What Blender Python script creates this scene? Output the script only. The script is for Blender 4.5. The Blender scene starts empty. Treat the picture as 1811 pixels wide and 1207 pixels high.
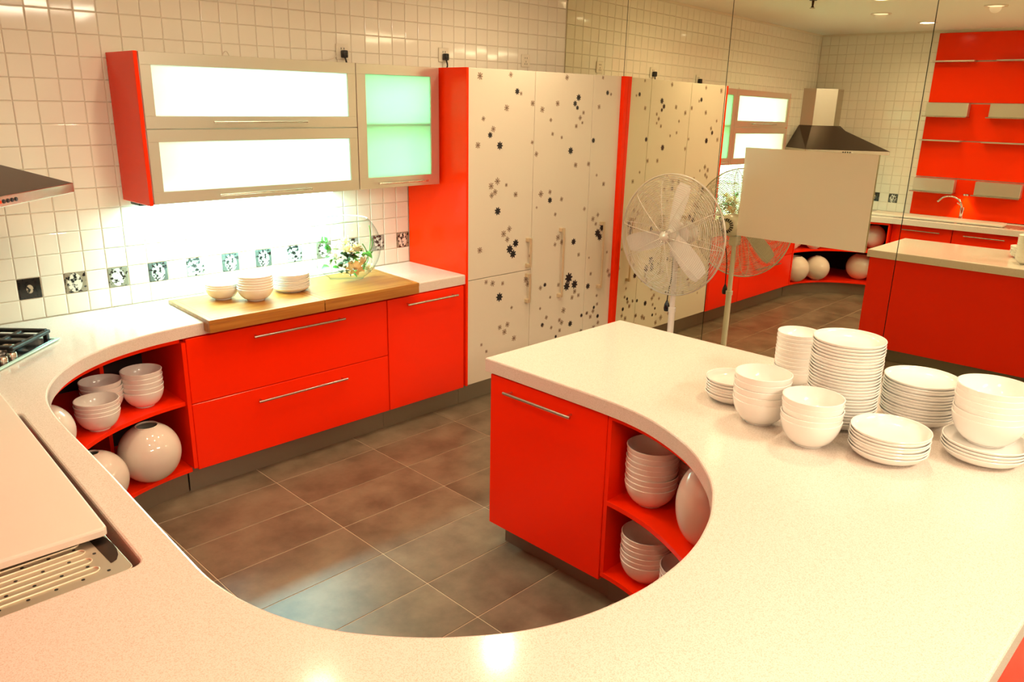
import bpy, bmesh, math, random
from mathutils import Vector, Matrix

random.seed(7)
S = bpy.context.scene
COL = S.collection
PI = math.pi

# ------------------------------------------------------------------ camera
YAW, PITCH, ROLL = 0.792486, -0.294710, 0.019963
CAM = Vector((-1.13074, -4.17197, 1.91988))
FPX = 1396.645
fwd = Vector((math.sin(YAW) * math.cos(PITCH), math.cos(YAW) * math.cos(PITCH), math.sin(PITCH)))
rgt = fwd.cross(Vector((0, 0, 1))).normalized()
upv = rgt.cross(fwd)
r2 = rgt * math.cos(ROLL) + upv * math.sin(ROLL)
u2 = -rgt * math.sin(ROLL) + upv * math.cos(ROLL)
cd = bpy.data.cameras.new('camera')
cd.sensor_width = 36.0
cd.lens = FPX / 1811.0 * 36.0
cd.clip_start = 0.02
cam = bpy.data.objects.new('camera', cd)
COL.objects.link(cam)
M = Matrix((r2, u2, -fwd)).transposed().to_4x4()
M.translation = CAM
cam.matrix_world = M
S.camera = cam

# ------------------------------------------------------------------ render look, world, exposure
S.view_settings.view_transform = 'Standard'
S.view_settings.look = 'None'
S.view_settings.exposure = 0.14
S.view_settings.gamma = 1.0
S.view_settings.use_curve_mapping = False
S.cycles.use_denoising = True
S.cycles.use_adaptive_sampling = True
S.cycles.adaptive_threshold = 0.03
S.cycles.adaptive_min_samples = 16
S.cycles.max_bounces = 8
S.cycles.diffuse_bounces = 4
S.cycles.glossy_bounces = 4
S.cycles.transmission_bounces = 4
S.cycles.transparent_max_bounces = 10
S.cycles.sample_clamp_indirect = 6.0
S.cycles.caustics_reflective = True
S.cycles.blur_glossy = 1.0
S.cycles.caustics_refractive = False
W = bpy.data.worlds.new('world')
S.world = W
W.use_nodes = True
W.node_tree.nodes['Background'].inputs[0].default_value = (1.0, 0.80, 0.58, 1)
W.node_tree.nodes['Background'].inputs[1].default_value = 0.05

WARM = (1.0, 0.745, 0.475)
COOL = (0.48, 1.0, 0.92)
CEIL = 2.80
DOWNLIGHTS = [  # x, y, watts, cone degrees; several unseen ones added to light the room
    (1.50, -1.52, 58, 165), (0.56, -1.20, 42, 168), (0.68, -2.15, 32, 168), (-0.30, -1.35, 24, 168),
    (2.12, -3.00, 66, 100), (0.30, -3.35, 10, 165), (-0.55, -2.95, 24, 165),
    (2.55, -1.00, 50, 172), (1.10, -4.40, 8, 165), (-0.40, -4.70, 26, 165),
]
TROFFERS = [(1.6, -5.5, 46), (-0.9, -6.2, 56), (-3.0, -3.6, 56)]  # first read off tile reflections; the others unseen, added for ambient light

# ------------------------------------------------------------------ materials
MATS = {}


def mat(name, col, rough=0.5, metal=0.0, spec=0.5, coat=0.0, noise=None, bump=None, emit=None):
    m = bpy.data.materials.new(name)
    m.use_nodes = True
    nt = m.node_tree
    b = nt.nodes['Principled BSDF']
    b.inputs['Base Color'].default_value = (*col, 1)
    b.inputs['Roughness'].default_value = rough
    b.inputs['Metallic'].default_value = metal
    b.inputs['Specular IOR Level'].default_value = spec
    if coat:
        b.inputs['Coat Weight'].default_value = coat
        b.inputs['Coat Roughness'].default_value = 0.05
    if emit:
        b.inputs['Emission Color'].default_value = (*emit[0], 1)
        b.inputs['Emission Strength'].default_value = emit[1]
    if noise or bump:
        tc = nt.nodes.new('ShaderNodeTexCoord')
    if noise:  # (scale, colour2, lo, hi, detail)
        sc, c2, lo, hi, det = noise
        n = nt.nodes.new('ShaderNodeTexNoise')
        n.inputs['Scale'].default_value = sc
        n.inputs['Detail'].default_value = det
        r = nt.nodes.new('ShaderNodeValToRGB')
        r.color_ramp.elements[0].position = lo
        r.color_ramp.elements[1].position = hi
        r.color_ramp.elements[0].color = (*c2, 1)
        r.color_ramp.elements[1].color = (*col, 1)
        nt.links.new(tc.outputs['Object'], n.inputs['Vector'])
        nt.links.new(n.outputs['Fac'], r.inputs['Fac'])
        nt.links.new(r.outputs['Color'], b.inputs['Base Color'])
    if bump:  # (scale, strength)
        n2 = nt.nodes.new('ShaderNodeTexNoise')
        n2.inputs['Scale'].default_value = bump[0]
        bp = nt.nodes.new('ShaderNodeBump')
        bp.inputs['Strength'].default_value = bump[1]
        bp.inputs['Distance'].default_value = 0.002
        nt.links.new(tc.outputs['Object'], n2.inputs['Vector'])
        nt.links.new(n2.outputs['Fac'], bp.inputs['Height'])
        nt.links.new(bp.outputs['Normal'], b.inputs['Normal'])
    MATS[name] = m
    return m


mat('tile_white', (0.84, 0.80, 0.70), 0.055, spec=0.45, bump=(9, 0.06))
mat('grout', (0.78, 0.70, 0.57), 0.8)
mat('floor_grout', (0.64, 0.52, 0.36), 0.7)
mat('plaster', (0.80, 0.77, 0.72), 0.8)
mat('orange', (0.96, 0.024, 0.0005), 0.22, spec=0.22)
mat('orange_panel', (0.92, 0.030, 0.0005), 0.14, spec=0.18)
mat('shade_back', (0.018, 0.008, 0.006), 0.6)  # near-black colour paints in the deep shade inside the open shelves
mat('kick_grey', (0.24, 0.20, 0.14), 0.35, metal=0.4)
mat('counter', (0.80, 0.70, 0.63), 0.13, spec=0.4, noise=(420, (0.62, 0.53, 0.43), 0.36, 0.52, 3))
mat('white_cover', (0.80, 0.70, 0.60), 0.45)
mat('china', (0.88, 0.85, 0.80), 0.12, spec=0.5)
mat('vase_glaze', (0.80, 0.72, 0.62), 0.07, spec=0.55, coat=0.4)
mat('alu', (0.62, 0.58, 0.48), 0.32, metal=0.75)
mat('handle_cream', (0.66, 0.55, 0.36), 0.35, metal=0.35)
mat('steel', (0.62, 0.56, 0.48), 0.24, metal=1.0)
mat('steel_dark', (0.065, 0.030, 0.016), 0.30, metal=1.0)  # on the hood canopy the dark tone paints in a floor reflection
mat('tray_rib', (0.80, 0.70, 0.54), 0.35, metal=0.6)
mat('tray_steel', (0.60, 0.53, 0.42), 0.38, metal=0.9)
mat('chrome', (0.80, 0.77, 0.72), 0.06, metal=1.0)
mat('door_cream', (0.74, 0.68, 0.55), 0.22, spec=0.4)
mat('print_black', (0.010, 0.008, 0.012), 0.4)
mat('print_brown', (0.30, 0.20, 0.13), 0.5)
mat('print_core', (0.13, 0.08, 0.05), 0.5)
mat('black', (0.008, 0.008, 0.010), 0.25)
mat('black_glass', (0.006, 0.006, 0.008), 0.12, spec=0.3)
mat('black_iron', (0.010, 0.009, 0.009), 0.45)
mat('glass_edge', (0.55, 0.80, 0.72), 0.08)
mat('fan_white', (0.80, 0.74, 0.66), 0.3)
mat('fan_wire', (0.72, 0.66, 0.55), 0.3, metal=0.3)
mat('socket_white', (0.78, 0.72, 0.60), 0.35)
mat('cord_white', (0.72, 0.66, 0.55), 0.5)
mat('petal_cream', (0.86, 0.74, 0.46), 0.6)
mat('petal_white', (0.88, 0.85, 0.74), 0.6)
mat('petal_apricot', (0.84, 0.60, 0.30), 0.6)
mat('leaf_green', (0.07, 0.30, 0.02), 0.45)
mat('leaf_dark', (0.015, 0.06, 0.012), 0.4)
mat('stem_green', (0.12, 0.28, 0.06), 0.5)
mat('mirror_edge', (0.05, 0.09, 0.06), 0.3)
mat('ceiling_paint', (0.86, 0.83, 0.74), 0.9)
mat('tube_cool', (1, 1, 1), 0.5, emit=(COOL, 14))
mat('lamp_warm', (1, 1, 1), 0.5, emit=((1.0, 0.80, 0.55), 22))
mat('lamp_dim', (0.8, 0.8, 0.7), 0.3, emit=((1.0, 0.80, 0.55), 0.8))
mat('troffer_panel', (1, 1, 1), 0.5, emit=((1.0, 0.86, 0.66), 16))
mat('panel_frame', (0.55, 0.5, 0.4), 0.4, metal=0.6)


def wood():
    m = bpy.data.materials.new('wood')
    m.use_nodes = True
    nt = m.node_tree
    b = nt.nodes['Principled BSDF']
    tc = nt.nodes.new('ShaderNodeTexCoord')
    mp = nt.nodes.new('ShaderNodeMapping')
    mp.inputs['Scale'].default_value = (1.2, 24, 24)
    n = nt.nodes.new('ShaderNodeTexNoise')
    n.inputs['Scale'].default_value = 2.2
    n.inputs['Detail'].default_value = 5
    r = nt.nodes.new('ShaderNodeValToRGB')
    r.color_ramp.elements[0].position = 0.30
    r.color_ramp.elements[1].position = 0.70
    r.color_ramp.elements[0].color = (0.33, 0.110, 0.014, 1)
    r.color_ramp.elements[1].color = (0.50, 0.225, 0.040, 1)
    nt.links.new(tc.outputs['Object'], mp.inputs['Vector'])
    nt.links.new(mp.outputs['Vector'], n.inputs['Vector'])
    nt.links.new(n.outputs['Fac'], r.inputs['Fac'])
    nt.links.new(r.outputs['Color'], b.inputs['Base Color'])
    b.inputs['Roughness'].default_value = 0.35
    MATS['wood'] = m


def floor_mat():
    m = bpy.data.materials.new('floor_slate')
    m.use_nodes = True
    nt = m.node_tree
    b = nt.nodes['Principled BSDF']
    tc = nt.nodes.new('ShaderNodeTexCoord')
    oi = nt.nodes.new('ShaderNodeObjectInfo')
    ad = nt.nodes.new('ShaderNodeVectorMath')
    ad.operation = 'ADD'
    ml = nt.nodes.new('ShaderNodeVectorMath')
    ml.operation = 'SCALE'
    ml.inputs['Scale'].default_value = 37.0
    nt.links.new(oi.outputs['Random'], ml.inputs[0])
    nt.links.new(tc.outputs['Object'], ad.inputs[0])
    nt.links.new(ml.outputs['Vector'], ad.inputs[1])
    n = nt.nodes.new('ShaderNodeTexNoise')
    n.inputs['Scale'].default_value = 4.5
    n.inputs['Detail'].default_value = 7
    n.inputs['Roughness'].default_value = 0.62
    r = nt.nodes.new('ShaderNodeValToRGB')
    r.color_ramp.elements[0].position = 0.30
    r.color_ramp.elements[1].position = 0.68
    r.color_ramp.elements[0].color = (0.115, 0.082, 0.050, 1)
    r.color_ramp.elements[1].color = (0.25, 0.195, 0.128, 1)
    nt.links.new(ad.outputs['Vector'], n.inputs['Vector'])
    nt.links.new(n.outputs['Fac'], r.inputs['Fac'])
    nt.links.new(r.outputs['Color'], b.inputs['Base Color'])
    b.inputs['Roughness'].default_value = 0.36
    b.inputs['Specular IOR Level'].default_value = 0.5
    MATS['floor_slate'] = m


def mirror_mat():
    m = bpy.data.materials.new('mirror')
    m.use_nodes = True
    b = m.node_tree.nodes['Principled BSDF']
    b.inputs['Base Color'].default_value = (0.90, 0.90, 0.70, 1)
    b.inputs['Metallic'].default_value = 1.0
    b.inputs['Roughness'].default_value = 0.0
    MATS['mirror'] = m


def frosted(name, tint, transl):
    m = bpy.data.materials.new(name)
    m.use_nodes = True
    nt = m.node_tree
    b = nt.nodes['Principled BSDF']
    b.inputs['Base Color'].default_value = (*tint, 1)
    b.inputs['Roughness'].default_value = 0.25
    t = nt.nodes.new('ShaderNodeBsdfTranslucent')
    t.inputs['Color'].default_value = (*tint, 1)
    mx = nt.nodes.new('ShaderNodeMixShader')
    mx.inputs['Fac'].default_value = transl
    nt.links.new(b.outputs['BSDF'], mx.inputs[1])
    nt.links.new(t.outputs['BSDF'], mx.inputs[2])
    nt.links.new(mx.outputs['Shader'], nt.nodes['Material Output'].inputs['Surface'])
    MATS[name] = m


def clear_glass():
    m = bpy.data.materials.new('clear_glass')
    m.use_nodes = True
    nt = m.node_tree
    nt.nodes.remove(nt.nodes['Principled BSDF'])
    tr = nt.nodes.new('ShaderNodeBsdfTransparent')
    cm = nt.nodes.new('ShaderNodeMixRGB')
    cm.inputs[1].default_value = (0.97, 0.99, 0.98, 1)
    cm.inputs[2].default_value = (0.28, 0.40, 0.34, 1)
    nt.links.new(cm.outputs[0], tr.inputs['Color'])
    gl = nt.nodes.new('ShaderNodeBsdfGlossy')
    gl.inputs['Roughness'].default_value = 0.02
    fr = nt.nodes.new('ShaderNodeLayerWeight')
    fr.inputs['Blend'].default_value = 0.35
    pw = nt.nodes.new('ShaderNodeMath')
    pw.operation = 'POWER'
    pw.inputs[1].default_value = 3.5
    sc = nt.nodes.new('ShaderNodeMath')
    sc.operation = 'MULTIPLY_ADD'
    sc.inputs[1].default_value = 0.22
    sc.inputs[2].default_value = 0.03
    mx = nt.nodes.new('ShaderNodeMixShader')
    nt.links.new(fr.outputs['Facing'], pw.inputs[0])
    nt.links.new(pw.outputs[0], sc.inputs[0])
    nt.links.new(pw.outputs[0], cm.inputs[0])
    nt.links.new(sc.outputs[0], mx.inputs['Fac'])
    nt.links.new(tr.outputs['BSDF'], mx.inputs[1])
    nt.links.new(gl.outputs['BSDF'], mx.inputs[2])
    nt.links.new(mx.outputs['Shader'], nt.nodes['Material Output'].inputs['Surface'])
    MATS['clear_glass'] = m


def veil_mat():
    m = bpy.data.materials.new('veil')
    m.use_nodes = True
    nt = m.node_tree
    b = nt.nodes['Principled BSDF']
    b.inputs['Base Color'].default_value = (0.74, 0.64, 0.44, 1)
    b.inputs['Roughness'].default_value = 0.12
    tr = nt.nodes.new('ShaderNodeBsdfTransparent')
    tr.inputs['Color'].default_value = (0.9, 0.88, 0.75, 1)
    mx = nt.nodes.new('ShaderNodeMixShader')
    mx.inputs['Fac'].default_value = 0.24
    nt.links.new(b.outputs['BSDF'], mx.inputs[1])
    nt.links.new(tr.outputs['BSDF'], mx.inputs[2])
    nt.links.new(mx.outputs['Shader'], nt.nodes['Material Output'].inputs['Surface'])
    MATS['veil'] = m


def motif_mat(name, seed, bgc, lightc, size):
    """printed picture tile: a pale blotched oval on a dark or grey ground (generic print)"""
    m = bpy.data.materials.new(name)
    m.use_nodes = True
    nt = m.node_tree
    L = nt.links.new
    b = nt.nodes['Principled BSDF']
    b.inputs['Roughness'].default_value = 0.12
    tc = nt.nodes.new('ShaderNodeTexCoord')
    mp = nt.nodes.new('ShaderNodeMapping')
    mp.inputs['Location'].default_value = (0.1 * math.sin(seed), 0, 0.08 * math.cos(seed * 2))
    mp.inputs['Scale'].default_value = (1 / (0.031 * size), 0.01, 1 / (0.043 * size))
    g = nt.nodes.new('ShaderNodeTexGradient')
    g.gradient_type = 'SPHERICAL'
    n = nt.nodes.new('ShaderNodeTexNoise')
    n.noise_dimensions = '4D'
    n.inputs['W'].default_value = seed * 3.7
    n.inputs['Scale'].default_value = 62
    n.inputs['Detail'].default_value = 2.5
    st = nt.nodes.new('ShaderNodeValToRGB')
    st.color_ramp.elements[0].position = 0.10
    st.color_ramp.elements[1].position = 0.18
    mr = nt.nodes.new('ShaderNodeValToRGB')
    mr.color_ramp.elements[0].position = 0.42
    mr.color_ramp.elements[1].position = 0.50
    mr.color_ramp.elements[0].color = (0.02, 0.022, 0.02, 1)
    mr.color_ramp.elements[1].color = (*lightc, 1)
    br = nt.nodes.new('ShaderNodeValToRGB')
    br.color_ramp.elements[0].position = 0.40
    br.color_ramp.elements[1].position = 0.46
    br.color_ramp.elements[0].color = (0.012, 0.012, 0.012, 1)
    br.color_ramp.elements[1].color = (*bgc, 1)
    mix = nt.nodes.new('ShaderNodeMixRGB')
    L(tc.outputs['Object'], mp.inputs['Vector'])
    L(mp.outputs['Vector'], g.inputs['Vector'])
    L(g.outputs['Fac'], st.inputs['Fac'])
    L(tc.outputs['Object'], n.inputs['Vector'])
    L(n.outputs['Fac'], mr.inputs['Fac'])
    L(n.outputs['Fac'], br.inputs['Fac'])
    L(st.outputs['Color'], mix.inputs['Fac'])
    L(br.outputs['Color'], mix.inputs[1])
    L(mr.outputs['Color'], mix.inputs[2])
    L(mix.outputs['Color'], b.inputs['Base Color'])
    MATS[name] = m


wood()
mat('wood_dark', (0.26, 0.10, 0.03), 0.5)
floor_mat()
mirror_mat()
clear_glass()
veil_mat()
frosted('frost_bright', (0.86, 0.96, 0.93), 0.72)
frosted('frost_green', (0.56, 0.82, 0.62), 0.62)
motif_mat('motif_0', 0.0, (0.02, 0.018, 0.016), (0.55, 0.45, 0.33), 0.55)
motif_mat('motif_1', 1.0, (0.30, 0.25, 0.18), (0.80, 0.74, 0.64), 1.25)
motif_mat('motif_2', 2.3, (0.26, 0.24, 0.18), (0.84, 0.80, 0.74), 1.2)
motif_mat('motif_3', 3.1, (0.10, 0.12, 0.11), (0.70, 0.72, 0.68), 1.25)
motif_mat('motif_4', 4.4, (0.34, 0.36, 0.32), (0.80, 0.80, 0.76), 1.2)

# ------------------------------------------------------------------ mesh helpers
OFF = {}


def newbm():
    return bmesh.new()


def box(bm, x0, x1, y0, y1, z0, z1, bev=0.0, seg=1):
    t = bmesh.new()
    r = bmesh.ops.create_cube(t, size=1.0)
    for v in t.verts:
        v.co = Vector(((x0 + x1) / 2 + v.co.x * (x1 - x0), (y0 + y1) / 2 + v.co.y * (y1 - y0), (z0 + z1) / 2 + v.co.z * (z1 - z0)))
    if bev:
        bmesh.ops.bevel(t, geom=list(t.edges), offset=bev, segments=seg, affect='EDGES', profile=0.5)
    merge(bm, t)
    return bm


def merge(bm, t, mtx=None):
    if mtx is not None:
        t.transform(mtx)
    tmp = bpy.data.meshes.new('tmp')
    t.to_mesh(tmp)
    t.free()
    bm.from_mesh(tmp)
    bpy.data.meshes.remove(tmp)


def prism(bm, pts, z0, z1, bev=0.0, holes=()):
    """vertical prism of a 2-D outline (CCW), optional softened top edge and holes"""
    def offs(p, d):
        n = len(p)
        out = []
        for i in range(n):
            a, b, c = Vector(p[i - 1]), Vector(p[i]), Vector(p[(i + 1) % n])
            e1 = (b - a).normalized()
            e2 = (c - b).normalized()
            n1 = Vector((e1.y, -e1.x))
            n2 = Vector((e2.y, -e2.x))
            m = (n1 + n2)
            m = m / max(0.35, m.length_squared / 2) if m.length > 1e-6 else n1
            out.append(b - m * d)
        return out
    t = bmesh.new()
    loops_top, edges = [], []
    for k, p in enumerate([pts] + list(holes)):
        p = [Vector(q) for q in p]
        rings = []
        prof = [(0, z0), (0, z1)] if not bev else [(0, z0), (0, z1 - bev), (bev * 0.3, z1 - bev * 0.3), (bev, z1)]
        for d, z in prof:
            q = offs(p, d) if d else p
            rings.append([t.verts.new((a.x, a.y, z)) for a in q])
        for r0, r1 in zip(rings[:-1], rings[1:]):
            for i in range(len(p)):
                j = (i + 1) % len(p)
                t.faces.new((r0[i], r0[j], r1[j], r1[i]))
        loops_top.append((rings[0], rings[-1]))
    t.edges.ensure_lookup_table()
    for w in (0, 1):
        es = []
        for lp in loops_top:
            r = lp[w]
            for i in range(len(r)):
                e = t.edges.get((r[i], r[(i + 1) % len(r)]))
                es.append(e)
        bmesh.ops.triangle_fill(t, use_beauty=True, use_dissolve=False, edges=es, normal=(0, 0, 1 if w else -1))
    bmesh.ops.recalc_face_normals(t, faces=t.faces)
    merge(bm, t)
    return bm


def lathe(bm, prof, seg=40, loc=(0, 0, 0)):
    rings = []
    for r, z in prof:
        if r < 1e-5:
            rings.append([bm.verts.new((loc[0], loc[1], loc[2] + z))])
        else:
            rings.append([bm.verts.new((loc[0] + r * math.cos(2 * PI * i / seg), loc[1] + r * math.sin(2 * PI * i / seg), loc[2] + z)) for i in range(seg)])
    for a, b in zip(rings[:-1], rings[1:]):
        for i in range(seg):
            j = (i + 1) % seg
            if len(a) == 1 and len(b) == 1:
                continue
            if len(a) == 1:
                bm.faces.new((a[0], b[j], b[i]))
            elif len(b) == 1:
                bm.faces.new((a[i], a[j], b[0]))
            else:
                bm.faces.new((a[i], a[j], b[j], b[i]))
    return bm


def tube(bm, pts, rad, seg=8, closed=False, cap=True):
    pts = [Vector(p) for p in pts]
    n = len(pts)
    rads = rad if isinstance(rad, (list, tuple)) else [rad] * n
    rings = []
    prev = None
    for i, p in enumerate(pts):
        if closed:
            d = (pts[(i + 1) % n] - pts[i - 1]).normalized()
        else:
            d = (pts[min(i + 1, n - 1)] - pts[max(i - 1, 0)]).normalized()
        if prev is None:
            a = Vector((0, 0, 1)) if abs(d.z) < 0.9 else Vector((1, 0, 0))
            u = d.cross(a).normalized()
        else:
            u = (prev - d * prev.dot(d)).normalized()
        prev = u
        v = d.cross(u)
        rings.append([bm.verts.new(p + (u * math.cos(2 * PI * k / seg) + v * math.sin(2 * PI * k / seg)) * rads[i]) for k in range(seg)])
    rr = list(zip(rings[:-1], rings[1:]))
    if closed:
        rr.append((rings[-1], rings[0]))
    for a, b in rr:
        for k in range(seg):
            j = (k + 1) % seg
            bm.faces.new((a[k], a[j], b[j], b[k]))
    if cap and not closed:
        bm.faces.new(list(reversed(rings[0])))
        bm.faces.new(rings[-1])
    return bm


def catmull(pts, n=6):
    out = []
    P = [Vector(p) for p in pts]
    for i in range(len(P) - 1):
        p0, p1, p2, p3 = P[max(i - 1, 0)], P[i], P[i + 1], P[min(i + 2, len(P) - 1)]
        for k in range(n):
            t = k / n
            out.append(0.5 * ((2 * p1) + (p2 - p0) * t + (2 * p0 - 5 * p1 + 4 * p2 - p3) * t * t + (3 * p1 - p0 - 3 * p2 + p3) * t ** 3))
    out.append(P[-1])
    return out


def link(name, me, material, parent=None, smooth=False):
    if isinstance(material, str):
        material = MATS[material]
    if material and not me.materials:
        me.materials.append(material)
    o = bpy.data.objects.new(name, me)
    COL.objects.link(o)
    if parent is not None:
        o.parent = parent
    return o


def obj(name, bm, material, parent=None, smooth=None, world=True):
    """one mesh object; meshes under a thing are given in world space unless world=False"""
    me = bpy.data.meshes.new(name)
    bmesh.ops.recalc_face_normals(bm, faces=bm.faces)
    bm.to_mesh(me)
    bm.free()
    if smooth:
        for p in me.polygons:
            p.use_smooth = True
        if smooth is not True:
            me.set_sharp_from_angle(angle=math.radians(smooth))
    o = link(name, me, material, parent)
    if parent is not None and world and parent.name in OFF:
        me.transform(Matrix.Translation(-OFF[parent.name]))
        OFF[o.name] = OFF[parent.name]
    return o


def tag(o, label=None, cat=None, group=None, kind=None):
    if label:
        o['label'] = label
    if cat:
        o['category'] = cat
    if group:
        o['group'] = group
    if kind:
        o['kind'] = kind
    return o


def thing(name, label, cat, loc=(0, 0, 0), rotz=0.0, group=None):
    o = bpy.data.objects.new(name, None)
    o.empty_display_size = 0.05
    COL.objects.link(o)
    o.location = loc
    o.rotation_euler = (0, 0, rotz)
    OFF[o.name] = Vector(loc)
    return tag(o, label, cat, group)


def copy_part(src, parent, loc=None):
    c = src.copy()
    COL.objects.link(c)
    c.parent = parent
    if loc is not None:
        c.location = loc
    return c


def light(name, kind, loc, watts, color, parent=None, **kw):
    ld = bpy.data.lights.new(name, kind)
    ld.energy = watts
    ld.color = color
    for k, v in kw.items():
        if k != 'rot':
            setattr(ld, k, v)
    o = bpy.data.objects.new(name, ld)
    COL.objects.link(o)
    if parent is not None:
        o.parent = parent
    o.location = loc
    if 'rot' in kw:
        o.rotation_euler = kw['rot']
    return o


ORD = ['first', 'second', 'third', 'fourth', 'fifth', 'sixth', 'seventh', 'eighth', 'ninth', 'tenth', 'eleventh', 'twelfth',
       'thirteenth', 'fourteenth', 'fifteenth', 'sixteenth', 'seventeenth', 'eighteenth', 'nineteenth', 'twentieth',
       'twenty-first', 'twenty-second', 'twenty-third', 'twenty-fourth', 'twenty-fifth', 'twenty-sixth', 'twenty-seventh', 'twenty-eighth']


# mirror plane: x = MA + MB*y + MC*z
MA, MB, MC = 3.58592, -0.02035, 0.00824


def mx(y, z):
    return MA + MB * y + MC * z


# ================================================================== SETTING
LW = -1.10          # face of the left wall
# floor
fl = obj('floor', box(newbm(), -5.0, 3.9, -8.0, 0.15, -0.10, -0.002), 'floor_grout')
tag(fl, 'floor of brown-grey slate tiles with pale grout lines', kind='structure')
tb = newbm()
TX, TY = 0.6125, 0.3075
box(tb, -TX / 2 + 0.002, TX / 2 - 0.002, -TY / 2 + 0.002, TY / 2 - 0.002, -0.006, 0.0, 0.0008)
tme = bpy.data.meshes.new('floor_tile')
tb.to_mesh(tme)
tb.free()
for i in range(-2, 6):
    for j in range(-1, 20):
        cx = 0.047 + TX * (i + 0.5)
        cy = -0.712 - TY * (j - 0.5) + 0.0
        if cy < -6.2 or cy > -0.2:
            continue
        t = link('floor_tile', tme, 'floor_slate', fl)
        t.location = (cx, cy, 0)
        t.rotation_euler = (random.uniform(-.0006, .0006), random.uniform(-.0006, .0006), 0)

# ceiling
ce = obj('ceiling', box(newbm(), -5.0, 3.9, -8.0, 0.15, CEIL, CEIL + 0.1), 'ceiling_paint')
tag(ce, 'plain cream painted ceiling seen in the mirror', kind='structure')

# walls
wb = obj('wall_back', box(newbm(), -1.25, 3.9, 0.0008, 0.15, 0, CEIL), 'grout')
tag(wb, 'back wall of small square glazed white tiles', kind='structure')
wl = obj('wall_left', box(newbm(), -1.25, LW - 0.0008, -3.5, 0.0008, 0, CEIL), 'grout')
tag(wl, 'left wall of square white tiles behind the corner cooker hood', kind='structure')
tag(obj('wall_front', box(newbm(), -5.0, 3.9, -8.1, -8.0, 0, CEIL), 'plaster'), kind='structure')
tag(obj('wall_side', box(newbm(), -5.1, -5.0, -8.0, 0.15, 0, CEIL), 'plaster'), kind='structure')
tag(obj('wall_far', box(newbm(), -5.0, -1.25, 0.0, 0.15, 0, CEIL), 'plaster'), kind='structure')
bm = newbm()
vs = [bm.verts.new((mx(y, z) + dx, y, z)) for y in (0.15, -8.0) for z in (0, CEIL) for dx in (0.025, 0.15)]
bm.verts.ensure_lookup_table()
for f in ((0, 2, 6, 4), (1, 5, 7, 3), (0, 4, 5, 1), (2, 3, 7, 6), (0, 1, 3, 2), (4, 6, 7, 5)):
    bm.faces.new([vs[k] for k in f])
tag(obj('wall_right', bm, 'mirror_edge'), kind='structure')

# wall tiles: x lines at 0.1*i, z lines at 0.98+0.1*j
T = 0.1


def tile_bm(bm, g=0.0011, b=0.0042, d=0.0036, mtx=None):
    h = T / 2 - g
    k = h - b
    t = bmesh.new()
    o = [t.verts.new((sx * h, 0, sz * h)) for sx, sz in ((-1, -1), (1, -1), (1, 1), (-1, 1))]
    m = [t.verts.new((sx * (h - b * .35), -d * .7, sz * (h - b * .35))) for sx, sz in ((-1, -1), (1, -1), (1, 1), (-1, 1))]
    i = [t.verts.new((sx * k, -d, sz * k)) for sx, sz in ((-1, -1), (1, -1), (1, 1), (-1, 1))]
    t.faces.new(i)
    for r0, r1 in ((o, m), (m, i)):
        for q in range(4):
            t.faces.new((r0[q], r0[(q + 1) % 4], r1[(q + 1) % 4], r1[q]))
    merge(bm, t, mtx)


bm = newbm()
tile_bm(bm)
tile_me = bpy.data.meshes.new('tile')
bm.to_mesh(tile_me)
bm.free()
for p in tile_me.polygons:
    p.use_smooth = False
rest = newbm()
n_ind = 0
FACE_COLS = set(range(-10, 21, 2))
motifs = {0: 'motif_1', 2: 'motif_2', 4: 'motif_3', 6: 'motif_4', 8: 'motif_3', -2: 'motif_0', 20: 'motif_1', 12: 'motif_4', 16: 'motif_4', 10: 'motif_3', 14: 'motif_2', 18: 'motif_4'}
motif_meshes = {}
for i in range(-11, 36):
    for j in range(-1, 18):
        cx, cz = T * (i + 0.5), 0.98 + T * (j + 0.5)
        if cx > 2.1 and cz < 2.05:
            continue                         # behind the tall cupboard
        if cx > 0.42 and cx < 2.1 and 1.5 < cz < 2.0:
            continue                         # behind the wall cupboard
        rx, rz = random.uniform(-.006, .006), random.uniform(-.006, .006)
        if j == 0 and i in FACE_COLS:
            mn = motifs.get(i, 'motif_%d' % ((i // 2) % 5))
            if mn not in motif_meshes:
                motif_meshes[mn] = tile_me.copy()
                motif_meshes[mn].materials.clear()
            t = link('picture_tile', motif_meshes[mn], mn, wb)
            t.location = (cx, 0.0, cz)
            t['label'] = 'black and white printed picture tile'
            continue
        indiv = (i >= -4 and ((cx < 0.4) or (cz > 2.05 and i < 14) or (cz < 1.5 and i < 21)))
        if indiv and n_ind < 300 and CEIL - cz > 0.04:
            t = link('tile', tile_me, 'tile_white', wb)
            t.location = (cx, 0.0, cz)
            t.rotation_euler = (rx, 0, rz)
            n_ind += 1
        elif CEIL - cz > 0.04:
            tile_bm(rest, mtx=Matrix.Translation((cx, 0, cz)) @ Matrix.Rotation(rx, 4, 'X') @ Matrix.Rotation(rz, 4, 'Z'))
tag(obj('tile_field', rest, 'tile_white', wb), kind='stuff')
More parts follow.
